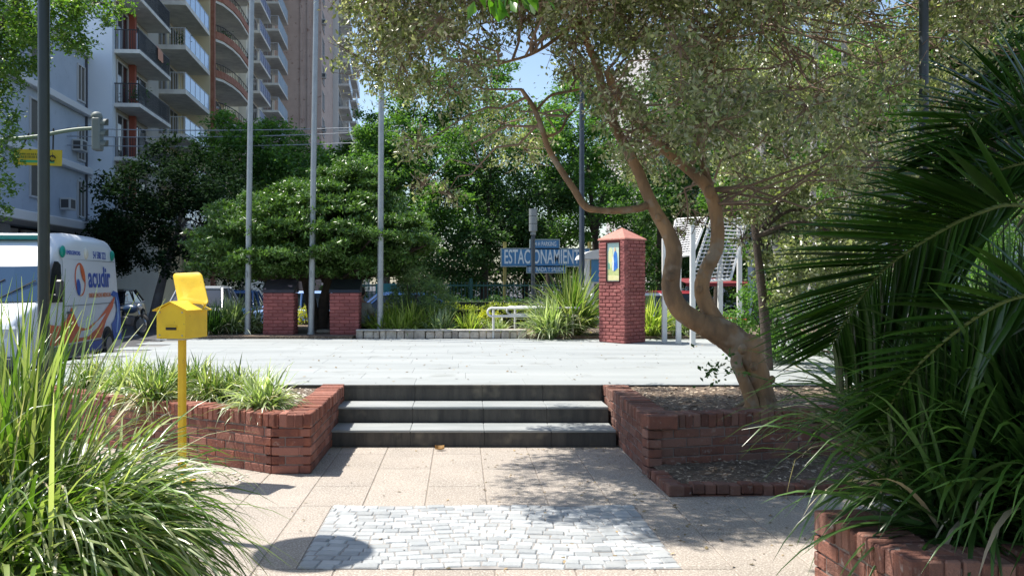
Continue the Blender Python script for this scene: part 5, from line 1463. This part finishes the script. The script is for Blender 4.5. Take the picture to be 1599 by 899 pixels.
# --- shrubs
def shrub(name, label, clumps, base, leaf, n, m, cat='shrub', flat=.9, droop=0, w=.5, group=None):
    o = thing(name, label, cat, base, 0, group); B = Vector(base)
    cl = [(c[0] - B.x, c[1] - B.y, c[2] - B.z, c[3]) for c in clumps]
    q = MB(); twigs_mb(q, [(random.uniform(-.08, .08), random.uniform(-.08, .08), 0) for _ in range(4)], cl + cl, r=.016); q.build('stems', BARKD, o)
    V, T_ = leaf_arrays(clump_points(cl, n, flat, 16, .2), leaf, leaf * w, droop); nmesh('foliage', V, T_, m, o)
    return o
def bpt(x, Y, z=.5): p = px(x, 0, Y); return (p.x, Y, z)
shrub('shrub', 'dense dark shrub behind the foot of the crooked tree', pc([(1150, 500, 26), (1185, 520, 34), (1215, 470, 34), (1230, 530, 40), (1180, 465, 28), (1205, 560, 34), (1160, 545, 20)], 12.3, .5), bpt(1195, 12.3), .06, 5200, MID)
shrub('shrub', 'dark twiggy shrub between the palm and the white-barked trunks', pc([(1260, 430, 40), (1290, 500, 50), (1330, 430, 50), (1260, 540, 40), (1340, 540, 50), (1390, 480, 50), (1400, 560, 50), (1300, 380, 40)], 13.0, .6), bpt(1320, 13.0), .06, 8500, DARK)
shrub('shrub', 'tall thicket at the far edge behind the palm fronds', pc([(1460, 420, 60), (1520, 480, 60), (1580, 420, 60), (1500, 540, 60), (1600, 540, 70), (1450, 350, 50), (1560, 350, 60)], 11.5, .7), bpt(1530, 11.5), .07, 10000, MID)
shrub('shrub', 'feathery pale green shrub at the middle of the back bed', pc([(632, 448, 22), (655, 436, 22), (676, 450, 22), (690, 466, 20), (650, 468, 26), (620, 470, 20), (672, 480, 22), (640, 430, 14), (700, 480, 14)], 19.0, .3), bpt(655, 19.0), .12, 5200, leafm('feathery_leaves', (.13, .2, .07), (.2, .28, .12), .5, .35), w=.14)
shrub('shrub', 'small yellow-green variegated shrub between the two plinths', pc([(466, 494, 11), (476, 486, 11), (488, 488, 11), (480, 500, 10), (466, 503, 8), (490, 500, 8)], 22.0, .12), bpt(478, 22.0), .07, 900, leafm('yellow_leaves', (.42, .44, .03), (.55, .5, .06), .45, .3), w=.45)
for i, (x, y, r, lab) in enumerate(((605, 492, 10, 'low yellow-green shrub just beyond the third flagpole'), (760, 492, 9, 'low yellow-green shrub at the start of the handrails'))):
    shrub('shrub', lab, pc([(x, y, r), (x + 14, y + 4, r), (x - 10, y + 4, r * .8)], 19.4, .1), bpt(x, 19.4), .06, 700, MATS['yellow_leaves'])
# clipped hedge
def hedge(label, x0, x1, y0, y1, z0, z1, n, m):
    o = thing('hedge', label, 'hedge', ((x0 + x1) / 2, (y0 + y1) / 2, z0))
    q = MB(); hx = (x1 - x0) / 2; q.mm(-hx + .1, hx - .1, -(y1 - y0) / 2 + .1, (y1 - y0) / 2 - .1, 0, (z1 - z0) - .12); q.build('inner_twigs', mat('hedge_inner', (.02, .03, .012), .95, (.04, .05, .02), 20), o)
    P = rng.uniform([-hx, -(y1 - y0) / 2, 0], [hx, (y1 - y0) / 2, z1 - z0], (n, 3))
    P[:, 2] += .05 * np.sin(P[:, 0] * 5) + .03 * np.sin(P[:, 0] * 13)
    V, T_ = leaf_arrays(P, .07, .035, 0); nmesh('foliage', V, T_, m, o)
hedge('long yellow-green clipped hedge behind the handrails', -1.9, 3.1, 20.3, 20.9, .45, 1.08, 9000, leafm('hedge_leaves', (.24, .30, .04), (.38, .40, .06), .45, .3))
hedge('dark green clipped hedge in front of the iron fence', -.6, 2.2, 25.2, 26.2, -.15, 1.15, 6000, DARK)

# --- strap-leaved plants
STRAP = mat('strap_leaf', (.075, .14, .02), .25, island=.5, col3=(.32, .34, .18), transl=.35, spec=.6)
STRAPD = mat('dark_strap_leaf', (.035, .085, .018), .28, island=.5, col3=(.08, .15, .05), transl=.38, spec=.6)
STRAW = mat('dry_strap_leaf', (.52, .47, .34), .5, island=.3, col3=(.38, .3, .2), transl=.2)
VARI = mat('variegated_leaf', (.22, .30, .12), .3, island=.4, col3=(.52, .55, .42), transl=.3)
def strap(name, label, base, n, L, W, spread=(.1, 1.2), rb=.12, grav=1.0, m=STRAP, dry=.12, lean=(0, 0), cat='plant', group=None, az=None, seg=7, kink=0, drooping=0, dlen=.7, pale=0):
    o = thing(name, label, cat, base, 0, group)
    V, Q = blades((0, 0, 0), n, L, W, spread, rb, az, grav, lean, seg, kink=kink)
    nmesh('leaves', np.array([tuple(v) for v in V]), np.array(Q), m, o, 4)
    if pale:
        V, Q = blades((0, 0, 0), int(n * pale), L * .95, W * .8, spread, rb, az, grav * 1.2, lean, seg, kink=.08)
        nmesh('pale_leaves', np.array([tuple(v) for v in V]), np.array(Q), VARI, o, 4)
    if dry:
        V, Q = blades((0, 0, 0), max(6, int(n * dry)), L * .8, W * .85, (spread[0] + .3, spread[1] + .3), rb, None, grav * 1.5, lean, seg, kink=.3)
        nmesh('dry_leaves', np.array([tuple(v) for v in V]), np.array(Q), STRAW, o, 4)
    if drooping:
        V, Q = blades((0, 0, .05), drooping, L * dlen, W, (.9, 1.6), rb, None, grav * 1.6, lean, seg)
        nmesh('drooping_leaves', np.array([tuple(v) for v in V]), np.array(Q), m, o, 4)
    return o
STRAPY = mat('yellow_green_blade', (.17, .25, .04), .35, island=.4, col3=(.36, .38, .14), transl=.4, spec=.5)
# big foreground clumps
FG_ = 'huge clumps of strap leaves in the nearest sunlit planter'
def fgc(lab, x, Y, n, L, W=.018, **k): k.setdefault('dry', .2); strap('strap_leaf_plant', lab, (x, Y, .44), n, L, W, cat='plant', group=FG_, seg=8, pale=.3 if n != 190 else .1, **k)
fgc('tall upright clump of bright green strap leaves before the van and lamp post', -2.0, 3.95, 190, 1.08, spread=(.02, .5), rb=.25, grav=.45, kink=.05)
fgc('strap leaf clump fanning over the planter rim towards the mailbox post', -1.68, 3.72, 620, .82, spread=(.45, 1.35), rb=.2, grav=1.0, az=(-1.4, 1.3), lean=(.1, 0), drooping=220, dry=.3)
fgc('drooping pale strap leaf clump at the lower corner of the photo', -1.72, 3.3, 460, .82, spread=(.3, 1.4), rb=.22, grav=1.2, drooping=260, dlen=.9, dry=.35)
fgc('strap leaf clump at the very edge beside the tall upright one', -2.3, 3.5, 380, .82, spread=(.1, 1.2), rb=.3, grav=.9, drooping=120)
fgc('strap leaf clump at the back of the sunlit planter, leaves leaning over the brick', -1.85, 4.3, 300, .68, spread=(.4, 1.3), rb=.25, grav=.7, az=(-.8, 2.4), drooping=60)
# planter beside the steps
PG = 'tufted plants in the planter beside the steps'
for (lab, x, Y, n, L) in (('dry-edged tuft nearest the steps', 412, 8.0, 260, .44), ('second tuft from the steps, right behind the mailbox post', 335, 8.6, 240, .42), ('dark tuft at the back of the planter beside the platform', 300, 9.1, 220, .45),
                          ('tuft half hidden by the mailbox post', 262, 8.9, 220, .46), ('pale tuft at the far end of the planter', 205, 9.2, 220, .5), ('small tuft close behind the mailbox', 240, 8.45, 170, .42), ('low tuft at the planter end nearest the van', 150, 9.6, 160, .42), ('small tuft between the first two by the steps', 372, 8.9, 180, .4)):
    p_ = px(x, 0, Y); 
    strap('tufted_plant', lab, (p_.x, Y, .45), n, L, .018, (.15, 1.35), .12, 1.0, m=VARI if 'pale' in lab or 'dry' in lab else STRAP, dry=.6, pale=.5, group=PG, seg=6, kink=.1)
# palm planter straps
RG = 'shaded strap-leaved plants under the palm'
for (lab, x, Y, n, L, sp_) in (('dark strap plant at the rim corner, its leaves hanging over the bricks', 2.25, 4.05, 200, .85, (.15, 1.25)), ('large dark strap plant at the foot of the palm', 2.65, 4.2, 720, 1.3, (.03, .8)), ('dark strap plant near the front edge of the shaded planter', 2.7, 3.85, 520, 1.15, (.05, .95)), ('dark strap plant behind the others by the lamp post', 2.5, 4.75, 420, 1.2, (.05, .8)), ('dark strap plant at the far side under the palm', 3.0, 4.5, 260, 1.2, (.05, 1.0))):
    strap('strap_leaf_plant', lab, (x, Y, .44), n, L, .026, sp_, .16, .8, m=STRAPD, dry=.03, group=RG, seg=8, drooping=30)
# back bed
BG = 'clumps of grassy plants in the back bed'
for (lab, x, Y, n, L, m_, W_) in (
    ('large bright clump right against the brick pillar', 893, 17.9, 460, 1.35, STRAP, .035), ('pale arching clump in front of the large one by the pillar', 858, 17.4, 320, .85, VARI, .03),
    ('upright green clump at the centre of the back bed', 640, 18.3, 240, .75, STRAPY, .022), ('green clump next to the feathery shrub', 612, 18.4, 200, .7, STRAPY, .022), ('pale arching clump above the stone edging', 690, 18.2, 220, .55, VARI, .022),
    ('green clump between the feathery shrub and the handrails', 735, 18.2, 220, .55, STRAPY, .022), ('reddish green clump behind the feathery shrub', 668, 18.5, 160, .65, STRAPY, .022), ('pale clump beside the third flagpole', 580, 18.7, 160, .5, STRAP, .022),
    ('yellow green clump near the person and the third flagpole', 598, 18.2, 240, .6, STRAPY, .022), ('yellow green clump between third flagpole and feathery shrub', 622, 18.0, 200, .5, STRAPY, .022), ('pale clump at the handrail posts', 775, 18.7, 140, .38, VARI, .022),
    ('dark arching clump under the flat-topped tree by the first flagpole', 362, 18.4, 330, .85, VARI, .03), ('arching clump nearer the mailbox under the flat-topped tree', 335, 18.0, 260, .7, STRAPD, .03), ('arching clump between first flagpole and first plinth', 398, 18.5, 220, .65, VARI, .028),
    ('yellowing clump just past the brick pillar', 1018, 17.6, 240, .9, STRAPY, .03), ('yellowing clump beneath the white slatted stand', 1066, 17.9, 220, .7, VARI, .028)):
    p_ = px(x, 0, Y); strap('grassy_clump', lab, (p_.x, Y, .5), n, L, W_, (.05, 1.0), .16, .9, m=m_, dry=.12, group=BG, seg=6)

# --- palm
PALM = mat('palm_leaflet', (.026, .068, .012), .3, island=.5, col3=(.05, .11, .02), transl=.42, spec=.6)
pr_ = Vector((3.15, 3.95, 1.55))
pm = thing('palm', 'dark feather palm with long arching fronds over the shaded planter', 'palm', (3.15, 3.95, .44))
O_ = Vector((3.15, 3.95, .44))
q = MB(); zz = np.linspace(0, 1.2, 13); q.tube([(0, 0, z) for z in zz], [.2 + .02 * (i % 2) for i in range(13)], 12); q.build('trunk', mat('palm_bark', (.12, .08, .05), .95, (.06, .04, .03), 12, bump=1), pm)
def frond(pts, Lf, up, n=46, w=.024, droop=.55, start=.22, rr=.014):
    P = [np.array(p) for p in smooth_path([tuple(Vector(p) - O_) for p in pts], 8)]
    q = MB(); q.tube([tuple(p) for p in P], np.linspace(rr, .004, len(P)), 6); f = q.build('frond', mat('palm_rachis', (.09, .12, .03), .5), pm, smooth=True)
    V = []; Q = []; o = 0
    N = len(P) - 1
    for i in range(n):
        t = start + (1 - start) * i / (n - 1); s = t * N; k = min(int(s), N - 1); p = P[k] + (P[k + 1] - P[k]) * (s - k)
        tan = Vector(P[k + 1] - P[k]).normalized()
        u0 = Vector(up); side = tan.cross(u0).normalized(); u1 = side.cross(tan).normalized()
        Lc = Lf * (.55 + .6 * math.sin(math.pi * min(1, (t - start) / (1 - start) * .85 + .12))) * random.uniform(.85, 1.1)
        for sgn in (-1, 1):
            d = (u1 * sgn * 1.0 + tan * (.55 + .9 * t) + side * random.uniform(-.35, .35)).normalized()
            pp_ = Vector(p); sd = (side + tan * .3 + Vector((random.uniform(-.4, .4),) * 3)).normalized()
            sg = 5
            for j in range(sg + 1):
                tt = j / sg; s2 = (sd - d * sd.dot(d)).normalized(); nn = d.cross(s2); ww = w * (.5 + .7 * min(1, tt * 3)) * (1 - max(0, tt - .45) / .55) ** .8 * .5 + .0008
                V += [pp_ + s2 * ww + nn * ww * .45, pp_, pp_ - s2 * ww + nn * ww * .45]
                if j < sg: b = o + 3 * j; Q += [[b, b + 1, b + 4, b + 3], [b + 1, b + 2, b + 5, b + 4]]
                pp_ = pp_ + d * Lc / sg
                d = (d + Vector((0, 0, -1)) * droop * .22 * (.4 + tt)).normalized()
            o += 3 * (sg + 1)
    nmesh('leaflets', np.array([tuple(v) for v in V]), np.array(Q), PALM, f, 4)
C_ = Vector((3.1, 3.9, 1.6))
upv = (-.45, -.1, 1)
frond([C_, px(1740, 380, 3.9), px(1600, 322, 3.95), px(1523, 335, 4.0), px(1449, 373, 4.1), px(1383, 419, 4.2), px(1337, 475, 4.25), px(1300, 535, 4.3)], .55, upv, 62, .042, start=.3, droop=.3)
frond([C_, px(1730, 330, 4.0), px(1640, 260, 4.1), px(1570, 262, 4.2), px(1500, 300, 4.3), px(1440, 360, 4.4)], .5, upv, 50, .04, start=.3, droop=.3)
frond([C_, px(1740, 480, 3.6), px(1620, 460, 3.65), px(1538, 487, 3.7), px(1440, 564, 3.9), px(1385, 640, 4.0)], .38, upv, 36, .04, start=.25)
frond([C_, px(1760, 300, 4.0), px(1690, 200, 4.1), px(1600, 165, 4.2), px(1520, 190, 4.3), px(1460, 250, 4.35)], .42, upv, 38, .038, start=.35, droop=.4)
frond([C_, px(1720, 420, 4.2), px(1640, 330, 4.5), px(1560, 300, 4.8), px(1470, 330, 5.0), px(1400, 400, 5.1)], .5, upv, 40, .038, start=.3, droop=.45)
frond([C_, px(1700, 560, 4.1), px(1600, 540, 4.3), px(1510, 560, 4.5), px(1430, 600, 4.6), px(1370, 660, 4.7)], .4, upv, 38, .036, start=.3)
for k in range(6):
    a = R(-85 + k * 26); d = Vector((math.cos(a), math.sin(a), 0))
    frond([C_, C_ + d * .4 + Vector((0, 0, .5)), C_ + d * 1.0 + Vector((0, 0, .75)), C_ + d * 1.7 + Vector((0, 0, .4)), C_ + d * 2.1 + Vector((0, 0, -.2))], .45, (0, 0, 1), 34, .038, start=.2)
